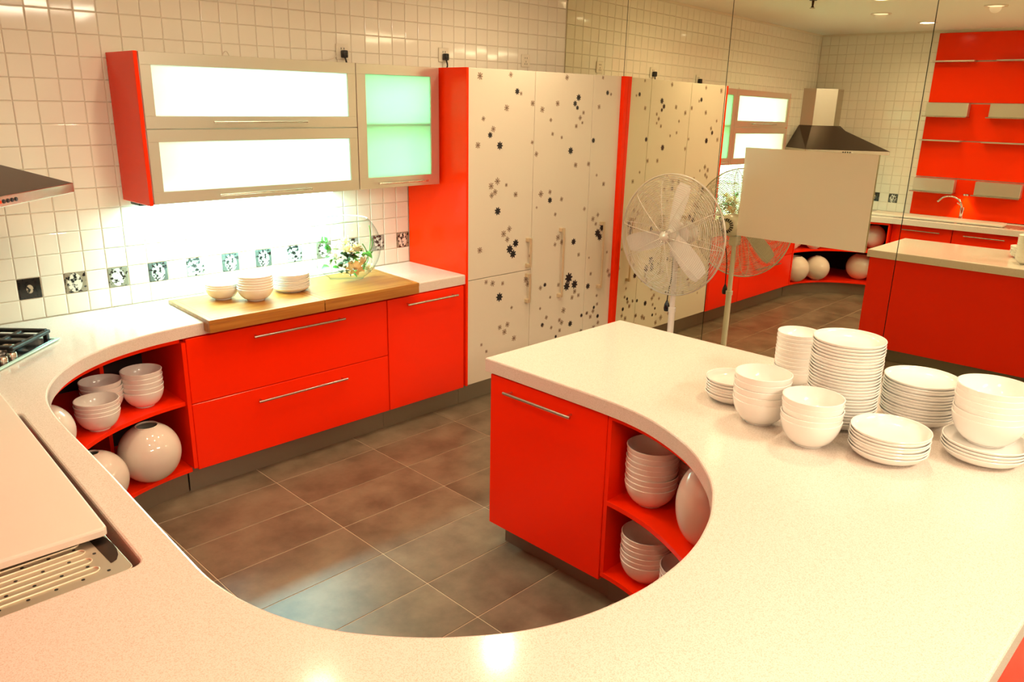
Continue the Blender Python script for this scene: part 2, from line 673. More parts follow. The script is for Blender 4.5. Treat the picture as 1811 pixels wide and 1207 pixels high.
# left wall tiles (seen only in the mirror, small): one field plus picture tiles
rest = newbm()
for i in range(0, 34):
    for j in range(-1, 18):
        cy, cz = -0.005 - T * (i + 0.5), 0.98 + T * (j + 0.5)
        if CEIL - cz < 0.04 or cy < -3.45 or (cy < -1.26 and cy > -2.95):
            continue
        mt = Matrix.Translation((LW, cy, cz)) @ Matrix.Rotation(random.uniform(-.006, .006), 4, 'Y') @ Matrix.Rotation(PI / 2 + random.uniform(-.006, .006), 4, 'Z')
        if j == 0 and i in (8, 10):
            mm = tile_me.copy()
            mm.materials.clear()
            t = link('picture_tile', mm, 'motif_0' if i == 8 else 'motif_3', wl)
            t.location = (LW, cy, cz)
            t.rotation_euler = (0, 0, PI / 2)
            t['label'] = 'black and white printed picture tile'
            continue
        tile_bm(rest, mtx=mt)
tag(obj('tile_field', rest, 'tile_white', wl), kind='stuff')

# mirror wall
mw = thing('wall_mirror', 'mirrored wall of tall glass panels reflecting the whole kitchen', 'mirror', (mx(-1.4, 0), -1.4, 0))
seams = [0.0, -0.555, -1.368, -2.57, -3.77, -4.97, -6.2]
for a, b in zip(seams[:-1], seams[1:]):
    a2, b2 = a - 0.0022, b + 0.0022
    bm = newbm()
    vs = [bm.verts.new((mx(y, z) + dx, y, z)) for y in (a2, b2) for z in (0.004, CEIL - 0.002) for dx in (0.0, 0.006)]
    for f in ((0, 2, 6, 4), (1, 5, 7, 3), (0, 4, 5, 1), (2, 3, 7, 6), (0, 1, 3, 2), (4, 6, 7, 5)):
        bm.faces.new([vs[k] for k in f])
    obj('mirror_panel', bm, 'mirror', mw)

# made-up sheet standing for a retouched patch over the mirror
bm = newbm()
vs = [bm.verts.new((mx(y, z) - dx, y, z)) for y in (-1.560, -2.392) for z in (1.100, 1.666) for dx in (0.012, 0.008)]
for f in ((0, 2, 6, 4), (1, 5, 7, 3), (0, 4, 5, 1), (2, 3, 7, 6), (0, 1, 3, 2), (4, 6, 7, 5)):
    bm.faces.new([vs[k] for k in f])
pn = thing('retouch_patch', 'translucent beige rectangle on the mirror wall, stand-in for a retouched patch', 'panel', (mx(-1.98, 1.1), -1.98, 1.1))
obj('sheet', bm, 'veil', pn)
for y in (-1.59, -2.362):
    for z in (1.13, 1.636):
        bm = newbm()
        box(bm, mx(y, z) - 0.0085, mx(y, z) + 0.001, y - .008, y + .008, z - .008, z + .008, 0.001)
        obj('standoff', bm, 'socket_white', pn)  # mounts invented along with the stand-in patch

# ================================================================== LAMPS
def downlight(x, y, watts, cone, k):
    t = thing('ceiling_downlight', None, 'ceiling light', (x, y, CEIL - 0.004), 0, 'recessed ceiling downlights')
    names = {0: 'brightest round recessed ceiling downlight, above the floor before the fan',
             1: 'round recessed ceiling downlight seen in the mirror above the hood', 2: 'round recessed ceiling downlight reflected left of the orange wall units'}
    t['label'] = names.get(k, 'unseen round recessed ceiling downlight number %s along the ceiling, outside the picture' % ORD[k])
    bm = newbm()
    lathe(bm, [(0.062, 0.004), (0.066, -0.004), (0.082, -0.006), (0.088, 0.0), (0.088, 0.004)], 32)
    obj('rim', bm, 'socket_white', t, smooth=40, world=False)
    bm = newbm()
    lathe(bm, [(0.0, -0.001), (0.061, -0.001)], 32)
    obj('lamp', bm, 'lamp_warm' if k not in (1, 2) else 'lamp_dim', t, world=False)
    light('spot', 'SPOT', (0, 0, -0.012), watts, WARM, t, spot_size=math.radians(cone), spot_blend=0.9, shadow_soft_size=0.045)


for k, (x, y, w, c) in enumerate(DOWNLIGHTS):
    downlight(x, y, w, c, k)
for k, (x, y, w) in enumerate(TROFFERS):
    t = thing('ceiling_panel_light', 'unseen rectangular ceiling panel light in the showroom behind the photographer, %s' % ORD[k], 'ceiling light', (x, y, CEIL - 0.03), 0, 'panel lights behind the photographer')
    obj('frame', box(newbm(), -0.62, 0.62, -0.32, 0.32, -0.005, 0.03, 0.004), 'socket_white', t, world=False)
    obj('diffuser', box(newbm(), -0.59, 0.59, -0.29, 0.29, -0.008, -0.004), 'troffer_panel', t, world=False)
    light('panel_lamp', 'AREA', (0, 0, -0.012), w, (1.0, 0.84, 0.62), t, shape='RECTANGLE', size=1.15, size_y=0.55)
# sprinkler
t = thing('fire_sprinkler', 'small brass fire sprinkler hanging from the ceiling in the mirror', 'sprinkler', (1.67, -1.03, CEIL))
bm = newbm()
lathe(bm, [(0, 0), (0.03, 0), (0.03, -0.006), (0.010, -0.008), (0.008, -0.05), (0.012, -0.052), (0.012, -0.06), (0.0, -0.06)], 16)
obj('stem', bm, 'steel_dark', t, smooth=40, world=False)
bm = newbm()
lathe(bm, [(0, -0.062), (0.022, -0.062), (0.022, -0.065), (0, -0.065)], 16)
obj('deflector', bm, 'steel', t, world=False)

# ================================================================== COUNTERTOP
inner_ctrl = [(0.436, -0.566), (0.272, -0.579), (0.142, -0.601), (-0.006, -0.652), (-0.123, -0.720), (-0.216, -0.797), (-0.296, -0.891), (-0.362, -1.000),
              (-0.405, -1.104), (-0.433, -1.213), (-0.450, -1.343), (-0.459, -1.497), (-0.466, -1.720), (-0.474, -1.951), (-0.482, -2.121), (-0.490, -2.296),
              (-0.497, -2.462), (-0.501, -2.570), (-0.499, -2.640), (-0.488, -2.725), (-0.467, -2.809), (-0.438, -2.885), (-0.400, -2.957), (-0.355, -3.020),
              (-0.306, -3.077), (-0.255, -3.127), (-0.195, -3.175), (-0.148, -3.208), (-0.095, -3.238), (-0.034, -3.264), (0.036, -3.286), (0.121, -3.302),
              (0.215, -3.310), (0.335, -3.304), (0.434, -3.286), (0.524, -3.258), (0.598, -3.227), (0.685, -3.179), (0.730, -3.149), (0.776, -3.112),
              (0.818, -3.070), (0.868, -3.015), (0.911, -2.957), (0.945, -2.898), (0.985, -2.812), (1.018, -2.718), (1.038, -2.617), (1.046, -2.520),
              (1.050, -2.400), (1.052, -2.200), (1.055, -1.861)]
inner = [Vector((2.10, -0.566)), Vector((1.3, -0.566))] + catmull([(0.75, -0.566)] + inner_ctrl, 5)
CT, CB = 0.88, 0.82
outline = inner + [Vector((1.978, -1.866)), Vector((1.985, -2.7)), Vector((2.0, -3.945)), Vector((-1.095, -3.945)), Vector((-1.095, -0.006)), Vector((2.10, -0.006))]
# orientation must be counter-clockwise
area = sum(outline[i - 1].x * outline[i].y - outline[i].x * outline[i - 1].y for i in range(len(outline)))
if area < 0:
    outline.reverse()


def rrect(pts, r, n=5):
    out = []
    m = len(pts)
    for i in range(m):
        a, b, c = Vector(pts[i - 1]), Vector(pts[i]), Vector(pts[(i + 1) % m])
        p = b + (a - b).normalized() * r
        q = b + (c - b).normalized() * r
        for k in range(n + 1):
            t = k / n
            out.append(p * (1 - t) ** 2 + b * 2 * t * (1 - t) + q * t * t)
    return out


hole = rrect([(-1.03, -1.25), (-1.03, -2.448), (-0.586, -2.448), (-0.532, -1.25)], 0.03)
hole_cw = list(reversed(hole))
ha = sum(hole_cw[i - 1].x * hole_cw[i].y - hole_cw[i].x * hole_cw[i - 1].y for i in range(len(hole_cw)))
if ha > 0:
    hole_cw.reverse()
ct = obj('countertop', prism(newbm(), outline, CB, CT, 0.007, [hole_cw]), 'counter')
tag(ct, 'long speckled cream stone countertop sweeping in one curve round the kitchen', 'countertop')


def sub_curve(y_or_idx0, y_or_idx1):
    return inner_dense[y_or_idx0:y_or_idx1]


def offset_curve(c, d):
    out = []
    for i in range(len(c)):
        a = c[max(i - 1, 0)]
        b = c[min(i + 1, len(c) - 1)]
        e = (b - a).normalized()
        out.append(c[i] + Vector((e.y, -e.x)) * d)   # to the right of travel
    return out


def nearest(c, p):
    p = Vector(p)
    return min(range(len(c)), key=lambda i: (c[i] - p).length)


def ccw(p):
    a = sum(p[i - 1][0] * p[i][1] - p[i][0] * p[i - 1][1] for i in range(len(p)))
    return p if a > 0 else list(reversed(p))


# travel of `inner` goes from the tall cupboard leftwards, down, and round to the peninsula tip:
# the cupboards lie on the right-hand side of travel
ia, ib = nearest(inner, (0.31, -0.575)), nearest(inner, (-0.439, -1.25))
corner_c = inner[ia:ib + 1]
ja, jb = nearest(inner, (0.34, -3.30)), nearest(inner, (1.046, -2.520))
pen_c = inner[ja:jb + 1]

# ================================================================== BASE UNITS, BACK RUN
def bar_handle(parent, p0, p1, out, r=0.0065, stand=0.032, mname='steel'):
    """round bar with two posts; p0,p1 on the door face, out = unit vector away from it"""
    p0, p1, out = Vector(p0), Vector(p1), Vector(out)
    bm = newbm()
    d = (p1 - p0).normalized()
    tube(bm, [p0 + out * stand, p1 + out * stand], r, 10)
    for p in (p0 + d * 0.02, p1 - d * 0.02):
        tube(bm, [p - out * 0.001, p + out * stand], r * 0.8, 8)
    return obj('handle', bm, mname, parent, smooth=40)


YF = -0.57
# two-drawer unit
t = thing('drawer_cabinet', 'wide orange base cabinet with two drawers under the wooden boards', 'cabinet', (0.91, -0.30, 0))
obj('body', box(newbm(), 0.322, 1.492, -0.548, -0.02, 0.135, 0.815), 'orange', t)
d1 = obj('drawer', box(newbm(), 0.324, 1.492, YF, -0.549, 0.484, 0.812, 0.002), 'orange', t)
d2 = obj('drawer', box(newbm(), 0.324, 1.492, YF, -0.549, 0.136, 0.480, 0.002), 'orange', t)
bar_handle(d1, (0.655, YF, 0.765), (1.19, YF, 0.765), (0, -1, 0))
bar_handle(d2, (0.655, YF, 0.418), (1.19, YF, 0.418), (0, -1, 0))
obj('toe_kick', box(newbm(), 0.30, 1.494, -0.500, -0.487, 0.0, 0.134), 'kick_grey', t)
# single door unit
t = thing('door_cabinet', 'narrow orange base cabinet with one door beside the tall cupboard', 'cabinet', (1.80, -0.30, 0))
obj('body', box(newbm(), 1.497, 2.092, -0.548, -0.02, 0.135, 0.815), 'orange', t)
d1 = obj('door', box(newbm(), 1.498, 2.084, YF, -0.549, 0.136, 0.812, 0.002), 'orange', t)
bar_handle(d1, (1.62, YF, 0.770), (2.01, YF, 0.770), (0, -1, 0))
obj('toe_kick', box(newbm(), 1.496, 2.098, -0.500, -0.487, 0.0, 0.134), 'kick_grey', t)


# curved open corner shelves
def shelf_unit(name, label, curve, back, base, zmid, side, posts):
    t = thing(name, label, 'shelf', base)
    fr = offset_curve(curve, 0.018)
    fr2 = offset_curve(curve, 0.075)
    for z0, z1 in ((0.130, 0.150), (zmid - 0.02, zmid), (0.798, 0.818)):
        obj('shelf_board', prism(newbm(), ccw([tuple(p) for p in fr] + back), z0, z1, 0.0015), 'orange', t)
    obj('toe_kick', prism(newbm(), ccw([tuple(p) for p in fr2] + [tuple(p) for p in reversed(offset_curve(curve, 0.09))]), 0.0, 0.129), 'kick_grey', t)
    for a in side:
        obj('side_panel', box(newbm(), *a, 0.150, 0.798), 'orange', t)
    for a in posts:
        obj('back_panel', box(newbm(), *a, 0.150, 0.798), 'shade_back', t)
    return t


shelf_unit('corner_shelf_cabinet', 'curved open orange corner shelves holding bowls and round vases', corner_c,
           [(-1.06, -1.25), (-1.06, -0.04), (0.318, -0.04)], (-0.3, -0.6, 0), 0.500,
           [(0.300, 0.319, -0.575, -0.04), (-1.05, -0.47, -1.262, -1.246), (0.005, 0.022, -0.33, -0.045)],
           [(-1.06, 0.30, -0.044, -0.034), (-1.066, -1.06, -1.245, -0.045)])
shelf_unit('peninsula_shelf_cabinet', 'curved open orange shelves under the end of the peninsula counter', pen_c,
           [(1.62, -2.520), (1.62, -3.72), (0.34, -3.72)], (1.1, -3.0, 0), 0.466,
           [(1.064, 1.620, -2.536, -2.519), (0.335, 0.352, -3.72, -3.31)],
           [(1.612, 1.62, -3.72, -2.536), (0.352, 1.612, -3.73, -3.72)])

# left run drawers (seen in the mirror only)
for k, (ya, yb) in enumerate(((-1.265, -1.853), (-1.857, -2.445))):
    t = thing('drawer_cabinet', ['orange sink base cabinet reflected nearest the hood', 'orange sink base cabinet reflected under the drainer'][k], 'cabinet', (-0.8, (ya + yb) / 2, 0), 0, 'sink run base cabinets')
    obj('body', box(newbm(), -1.08, -0.56, yb, ya, 0.135, 0.650), 'orange', t)
    d1 = obj('drawer', box(newbm(), -0.558, -0.538, yb + .002, ya - .002, 0.484, 0.815, 0.002), 'orange', t)
    d2 = obj('drawer', box(newbm(), -0.558, -0.538, yb + .002, ya - .002, 0.136, 0.480, 0.002), 'orange', t)
    bar_handle(d1, (-0.538, ya - 0.11, 0.765), (-0.538, yb + 0.11, 0.765), (1, 0, 0))
    bar_handle(d2, (-0.538, ya - 0.11, 0.418), (-0.538, yb + 0.11, 0.418), (1, 0, 0))
    obj('toe_kick', box(newbm(), -0.60, -0.585, yb, ya, 0, 0.134), 'kick_grey', t)

# peninsula: curved fronted base, end cupboard, back panels
ka, kb = nearest(inner, (-0.505, -2.449)), nearest(inner, (0.33, -3.295))
c = inner[ka:kb + 1]
t = thing('curved_base_cabinet', 'curved orange base cabinet under the foreground counter', 'cabinet', (-0.6, -3.3, 0))
obj('body', prism(newbm(), ccw([tuple(p) for p in offset_curve(c, 0.03)] + [(0.332, -3.88), (-1.06, -3.88), (-1.06, -2.449)]), 0.135, 0.818), 'orange', t)
obj('toe_kick', prism(newbm(), ccw([tuple(p) for p in offset_curve(c, 0.09)] + [(0.332, -3.84), (-1.06, -3.84), (-1.06, -2.449)]), 0.0, 0.134), 'kick_grey', t)
t = thing('door_cabinet', 'orange peninsula base cabinet with one door and bar handle', 'cabinet', (1.45, -2.18, 0))
obj('body', box(newbm(), 1.084, 1.945, -2.517, -1.886, 0.108, 0.818), 'orange', t)
d1 = obj('door', box(newbm(), 1.062, 1.083, -2.516, -1.888, 0.109, 0.812, 0.002), 'orange', t)
bar_handle(d1, (1.062, -1.995, 0.762), (1.062, -2.360, 0.762), (-1, 0, 0))
obj('toe_kick', box(newbm(), 1.130, 1.90, -2.517, -1.925, 0.0, 0.107), 'kick_grey', t)
t = thing('peninsula_casing', 'plain dark orange casing round the back of the peninsula, facing the mirror', 'casing', (1.95, -2.9, 0))
obj('mirror_side_panel', box(newbm(), 1.947, 1.966, -3.90, -1.886, 0.100, 0.818, 0.002), 'orange', t)
obj('side_toe_kick', box(newbm(), 1.902, 1.915, -3.86, -1.95, 0, 0.099), 'kick_grey', t)
obj('outer_panel', box(newbm(), -1.06, 1.945, -3.910, -3.890, 0.100, 0.818, 0.002), 'orange', t)
obj('outer_toe_kick', box(newbm(), -1.0, 1.90, -3.86, -3.845, 0, 0.099), 'kick_grey', t)

# ================================================================== TALL CUPBOARD with flower print
t = thing('tall_cupboard', 'tall cream built-in cupboard printed with black and brown flowers', 'cupboard', (2.83, -0.30, 0))
obj('body', box(newbm(), 2.118, 3.573, -0.55, -0.02, 0.140, 2.100), 'white_cover', t)
o = obj('side_panel', box(newbm(), 2.100, 2.117, -0.575, -0.008, 0.140, 2.105, 0.0015), 'orange_panel', t)
o['label'] = 'glossy orange side panel of the cupboard'
bm = newbm()
vs = [bm.verts.new((x if x < 3.58 else mx(y, z) - 0.001, y, z)) for x in (3.574, 3.6) for y in (-0.60, -0.02) for z in (0.140, 2.105)]
for f in ((0, 1, 3, 2), (4, 6, 7, 5), (0, 4, 5, 1), (2, 3, 7, 6), (0, 2, 6, 4), (1, 5, 7, 3)):
    bm.faces.new([vs[k] for k in f])
obj('end_strip', bm, 'orange_panel', t)
obj('toe_kick', box(newbm(), 2.10, 3.585, -0.500, -0.487, 0, 0.139), 'kick_grey', t)
doors = {}
for nm, x0, x1, z0, z1 in (('a', 2.1185, 2.686, 0.838, 2.104), ('b', 2.1185, 2.686, 0.142, 0.834), ('c', 2.690, 3.266, 0.142, 2.104), ('d', 3.270, 3.572, 0.142, 2.104)):
    doors[nm] = (obj('door', box(newbm(), x0, x1, YF, -0.551, z0, z1, 0.0015), 'door_cream', t), x0, x1, z0, z1)


def flat_handle(parent, x, z0, z1):
    bm = newbm()
    box(bm, x - 0.007, x + 0.007, YF - 0.036, YF - 0.024, z0, z1, 0.002)
    for z in (z0 + 0.012, z1 - 0.012):
        box(bm, x - 0.022, x + 0.007, YF - 0.030, YF + 0.0005, z - 0.012, z + 0.012, 0.001)
    obj('handle', bm, 'handle_cream', parent)


flat_handle(doors['a'][0], 2.655, 0.858, 1.055)
flat_handle(doors['b'][0], 2.655, 0.615, 0.815)
flat_handle(doors['c'][0], 2.985, 0.600, 1.090)
flat_handle(doors['d'][0], 3.425, 0.600, 1.095)

# flower print on the doors: x, z, radius in metres, 1 = black / 0 = brown
fl_pts = [
    (2.525, 1.98, 0.0211, 1), (3.113, 1.953, 0.0245, 1), (3.079, 1.914, 0.0212, 1), (3.105, 1.887, 0.0164, 1), (2.297, 1.721, 0.0207, 1), (2.381, 1.656, 0.0271, 1),
    (3.052, 1.607, 0.0264, 1), (3.29, 1.67, 0.0203, 1), (3.421, 1.99, 0.0186, 1), (2.859, 1.287, 0.0229, 1), (2.37, 1.253, 0.0277, 1), (2.21, 2.06, 0.0239, 0),
    (2.466, 2.076, 0.0179, 0), (2.559, 1.968, 0.014, 0), (2.435, 1.881, 0.0222, 0), (2.666, 1.911, 0.02, 0), (2.758, 1.873, 0.0217, 0), (2.904, 1.913, 0.0206, 0),
    (2.843, 1.808, 0.0147, 0), (3.171, 1.856, 0.0153, 0), (3.138, 1.822, 0.0183, 0), (3.163, 1.79, 0.0123, 0), (3.1, 1.768, 0.0168, 0), (2.24, 1.817, 0.0162, 0),
    (2.323, 1.756, 0.0206, 0), (2.196, 1.663, 0.0217, 0), (2.671, 1.67, 0.0145, 0), (2.713, 1.595, 0.019, 0), (2.864, 1.72, 0.0148, 0), (2.956, 1.696, 0.0135, 0),
    (3.111, 1.509, 0.0201, 0), (3.253, 1.511, 0.0189, 0), (3.345, 1.429, 0.0128, 0), (3.429, 1.363, 0.0194, 0), (3.335, 1.895, 0.0187, 0), (2.988, 2.077, 0.0192, 0),
    (3.363, 2.088, 0.0139, 0), (2.364, 1.44, 0.0239, 0), (2.31, 1.413, 0.0238, 0), (2.443, 1.412, 0.0142, 0), (2.345, 1.374, 0.0211, 0), (2.316, 1.355, 0.0197, 0),
    (2.529, 1.347, 0.0203, 0), (2.768, 1.335, 0.0239, 0), (2.857, 1.342, 0.0181, 0), (2.977, 1.286, 0.0185, 0), (2.73, 1.248, 0.0105, 0), (2.918, 1.187, 0.0154, 0),
    (3.226, 1.2, 0.0175, 0), (3.382, 1.145, 0.0179, 0), (3.327, 1.12, 0.0211, 0), (3.363, 1.082, 0.0163, 0), (3.461, 1.981, 0.0126, 0), (2.538, 1.03, 0.0287, 1),
    (2.484, 0.997, 0.0317, 1), (2.515, 0.961, 0.0303, 1), (3.123, 0.977, 0.0258, 1), (3.087, 0.72, 0.0417, 1), (3.068, 0.662, 0.0347, 1), (3.153, 0.664, 0.0351, 1),
    (2.836, 0.707, 0.0168, 1), (3.389, 1.012, 0.0337, 1), (3.438, 1.046, 0.0285, 1), (3.416, 0.98, 0.0285, 1), (3.306, 0.627, 0.0251, 1), (2.396, 0.689, 0.0319, 1),
    (3.123, 0.374, 0.0248, 1), (2.477, 1.13, 0.0218, 0), (2.426, 1.103, 0.0246, 0), (2.46, 1.063, 0.0204, 0), (2.218, 1.02, 0.0226, 0), (2.955, 1.024, 0.0233, 0),
    (2.997, 0.988, 0.0204, 0), (2.926, 0.978, 0.0171, 0), (3.185, 0.877, 0.0177, 0), (2.676, 0.93, 0.0121, 0), (3.304, 0.84, 0.0098, 0), (3.511, 0.857, 0.0134, 0),
    (3.332, 0.717, 0.0166, 0), (3.534, 0.712, 0.0203, 0), (3.554, 0.677, 0.0204, 0), (2.275, 0.807, 0.0173, 0), (2.333, 0.79, 0.0218, 0), (2.424, 0.778, 0.0162, 0),
    (2.609, 0.843, 0.012, 0), (2.644, 0.772, 0.0243, 0), (2.662, 0.738, 0.0213, 0), (2.791, 0.691, 0.0186, 0), (2.978, 0.686, 0.0175, 0), (2.895, 0.609, 0.0126, 0),
    (3.158, 0.61, 0.0212, 0), (3.132, 0.569, 0.0195, 0), (3.202, 0.575, 0.0181, 0), (2.794, 0.544, 0.0125, 0), (2.512, 0.599, 0.0136, 0), (3.416, 0.539, 0.0135, 0),
    (3.381, 0.425, 0.0203, 0), (3.311, 0.423, 0.0151, 0), (3.352, 0.386, 0.0202, 0), (3.448, 0.323, 0.0188, 0), (2.404, 0.481, 0.0194, 0), (2.475, 0.488, 0.0211, 0),
    (2.448, 0.441, 0.0226, 0), (2.54, 0.379, 0.0229, 0), (2.238, 0.394, 0.0132, 0), (2.283, 0.339, 0.0133, 0),
]


def flower_dark(bm, x, z, r, a0):
    n = 56
    y = YF - 0.0006
    vs = []
    for k in range(n):
        a = 2 * PI * k / n
        rr = r * (0.80 + 0.20 * math.cos(8 * (a + a0)) + 0.06 * math.cos(24 * a))
        vs.append(bm.verts.new((x + rr * math.cos(a), y, z + rr * math.sin(a))))
    bm.faces.new(vs)


def flower_pale(bm, core, x, z, r, a0):
    y = YF - 0.0005
    for k in range(8):
        a = 2 * PI * k / 8 + a0
        w = 0.15 * r
        rl = r * (0.92 if k % 2 else 1.06)
        dx, dz = math.cos(a), math.sin(a)
        pts = [(0.12, -.25), (0.50, -1.0), (0.85, -1.05), (1.0, -.4), (0.92, 0), (1.0, .4), (0.85, 1.05), (0.50, 1.0), (0.12, .25)]
        bm.faces.new([bm.verts.new((x + dx * p * rl - dz * q * w, y, z + dz * p * rl + dx * q * w)) for p, q in pts])
    core.faces.new([core.verts.new((x + 0.25 * r * math.cos(k * PI / 5), y - 0.0002, z + 0.25 * r * math.sin(k * PI / 5))) for k in range(10)])


for q in range(30):   # the print runs on over the part that the peninsula hides
    fl_pts.append((random.uniform(2.72, 3.52), random.uniform(0.17, 0.52), random.uniform(0.013, 0.028), q % 5 == 0))
for nm, (d, x0, x1, z0, z1) in doors.items():
    bd, bl, bc = newbm(), newbm(), newbm()
    for x, z, r, dark in fl_pts:
        ax = min(max(x, x0 + r * 0.9), x1 - r * 0.9)
        if not (x0 - 0.012 < x < x1 + 0.012 and z0 + r < z < z1 - r) or abs(ax - x) > 0.03:
            continue
        if nm in 'ab' and x > 2.688 or nm == 'c' and (x < 2.688 or x > 3.268) or nm == 'd' and x < 3.268:
            continue
        if dark:
            flower_dark(bd, ax, z, r, random.random())
        else:
            flower_pale(bl, bc, ax, z, r, random.random())
    for nm2, b_, m_ in (('flower_print_black', bd, 'print_black'), ('flower_print_brown', bl, 'print_brown'), ('flower_print_core', bc, 'print_core')):
        o = obj(nm2, b_, m_, d)
        o['kind'] = 'stuff'

# ================================================================== WALL CUPBOARD
YW = -0.347


def framed_door(parent, x0, x1, z0, z1, gx0, gx1, gz0, gz1, pane_mat, handle):
    bm = newbm()
    box(bm, x0, x1, YW, YW + 0.020, gz1, z1, 0.001)
    box(bm, x0, x1, YW, YW + 0.020, z0, gz0, 0.001)
    box(bm, x0, gx0, YW, YW + 0.020, gz0, gz1, 0.001)
    box(bm, gx1, x1, YW, YW + 0.020, gz0, gz1, 0.001)
    d = obj('door', bm, 'alu', parent)
    p = obj('glass_pane', box(newbm(), gx0, gx1, YW + 0.008, YW + 0.012, gz0, gz1), pane_mat, d)
    bar_handle(d, (handle[0], YW, handle[2]), (handle[1], YW, handle[2]), (0, -1, 0), 0.005, 0.028, 'steel')
    return d


t = thing('wall_cupboard', 'long orange wall cupboard with two lit frosted glass flap doors', 'cupboard', (0.905, -0.17, 1.418))
bm = newbm()
obj('side_panel', box(newbm(), 0.318, 0.336, -0.340, -0.006, 1.415, 2.105, 0.0015), 'orange_panel', t)
for a in ((0.336, 1.472, -0.325, -0.006, 2.087, 2.105), (0.336, 1.472, -0.325, -0.006, 1.420, 1.437), (1.472, 1.488, -0.325, -0.006, 1.420, 2.105)):
    box(bm, *a)
box(bm, 0.336, 1.472, -0.325, -0.006, 1.752, 1.768)
obj('carcass', bm, 'white_cover', t)
obj('back_panel', box(newbm(), 0.336, 1.472, -0.016, -0.008, 1.437, 2.087), 'white_cover', t)
framed_door(t, 0.338, 1.488, 1.767, 2.104, 0.388, 1.437, 1.823, 2.048, 'frost_bright', (0.650, 1.160, 1.797))
framed_door(t, 0.338, 1.488, 1.421, 1.763, 0.388, 1.437, 1.478, 1.707, 'frost_bright', (0.650, 1.165, 1.450))
for z, pw_ in ((2.06, 13), (1.725, 20)):
    bm = newbm()
    tube(bm, [(0.42, -0.07, z), (1.42, -0.07, z)], 0.010, 10)
    lt = obj('fluorescent_tube', bm, 'tube_cool', t, smooth=40)
    light('tube_lamp', 'AREA', Vector((0.92, -0.10, z - 0.015)) - OFF[t.name], pw_, COOL, t, shape='RECTANGLE', size=1.0, size_y=0.05, rot=(math.radians(35), 0, 0))
t2 = thing('wall_cupboard', 'small wall cupboard with one green frosted glass door by the tall cupboard', 'cupboard', (1.78, -0.17, 1.418))
bm = newbm()
for a in ((1.49, 1.506, -0.325, -0.006, 1.420, 2.105), (2.066, 2.082, -0.325, -0.006, 1.420, 2.105), (1.506, 2.066, -0.325, -0.006, 2.087, 2.105), (1.506, 2.066, -0.325, -0.006, 1.420, 1.437)):
    box(bm, *a)
obj('carcass', bm, 'white_cover', t2)
obj('back_panel', box(newbm(), 1.506, 2.066, -0.016, -0.008, 1.437, 2.087), 'white_cover', t2)
obj('shelf_board', box(newbm(), 1.506, 2.066, -0.333, -0.02, 1.768, 1.784), 'white_cover', t2)
framed_door(t2, 1.492, 2.080, 1.421, 2.104, 1.553, 2.018, 1.484, 2.050, 'frost_green', (1.605, 1.970, 1.450))
light('tube_lamp', 'AREA', Vector((1.78, -0.10, 2.06)) - OFF[t2.name], 5, COOL, t2, shape='RECTANGLE', size=0.4, size_y=0.05)
light('tube_lamp', 'AREA', Vector((1.78, -0.10, 1.75)) - OFF[t2.name], 5, COOL, t2, shape='RECTANGLE', size=0.4, size_y=0.05)
# strip light under the cupboard
t = thing('under_cabinet_light', 'slim black strip light glowing under the long wall cupboard', 'strip light', (0.92, -0.12, 1.40))
obj('housing', box(newbm(), 0.335, 1.47, -0.16, -0.05, 1.396, 1.4185, 0.003), 'black', t)
obj('diffuser', box(newbm(), 0.40, 1.44, -0.145, -0.065, 1.393, 1.3962), 'tube_cool', t)
light('strip_lamp', 'AREA', Vector((0.92, -0.105, 1.390)) - OFF[t.name], 28, COOL, t, shape='RECTANGLE', size=1.0, size_y=0.06)

# ================================================================== SOCKETS AND PLUGS
def socket(x, z, label, plug):
    t = thing('wall_socket', label, 'socket', (x, -0.0045, z))
    bm = newbm()
    box(bm, -0.043, 0.043, -0.009, 0.0, -0.043, 0.043, 0.003, 2)
    obj('plate', bm, 'socket_white', t, world=False)
    bm = newbm()
    for a, b in ((-.010, .018), (.010, .018), (0, -.006), (-.010, -.022), (.010, -.022)):
        box(bm, a - .002, a + .002, -0.0096, -0.0088, b - .005, b + .005)
    obj('slots', bm, 'black', t, world=False)
    if plug:
        p = thing('power_plug', plug, 'plug', (x, -0.0135, z - 0.012))
        bm = newbm()
        box(bm, -0.016, 0.016, -0.034, 0.0, -0.022, 0.020, 0.006, 2)
        obj('plug_body', bm, 'black', p, world=False, smooth=50)
        bm = newbm()
        tube(bm, catmull([(0, -0.02, -0.018), (0.004, -0.026, -0.04), (0.010, -0.02, -0.06), (0.006, -0.008, -0.075)], 5), 0.005, 8)
        obj('cord', bm, 'black', p, world=False, smooth=True)
    return t


socket(1.634, 2.178, 'wall socket with black plug above the lit wall cupboard', 'black plug in the socket above the lit wall cupboard')
socket(2.407, 2.200, 'wall socket with black plug above the orange cupboard side', 'black plug in the socket above the orange cupboard side')
socket(3.173, 2.200, 'empty wall socket above the flower printed cupboard', None)
bm = newbm()
tube(bm, catmull([(1.60, -0.03, 2.165), (1.54, -0.03, 2.135), (1.42, -0.05, 2.122), (1.25, -0.08, 2.112)], 6), 0.003, 6)
tag(obj('white_cord', bm, 'cord_white', smooth=True), 'thin white cord running along the top of the wall cupboard', 'cord')
bm = newbm()
tube(bm, catmull([(0.875, -0.05, 2.106), (0.885, -0.05, 2.130), (0.900, -0.05, 2.140), (0.912, -0.05, 2.125), (0.915, -0.05, 2.106)], 5), 0.003, 6)
tag(obj('white_cord', bm, 'cord_white', smooth=True), 'short bent white wire sticking up from the wall cupboard top', 'cord')
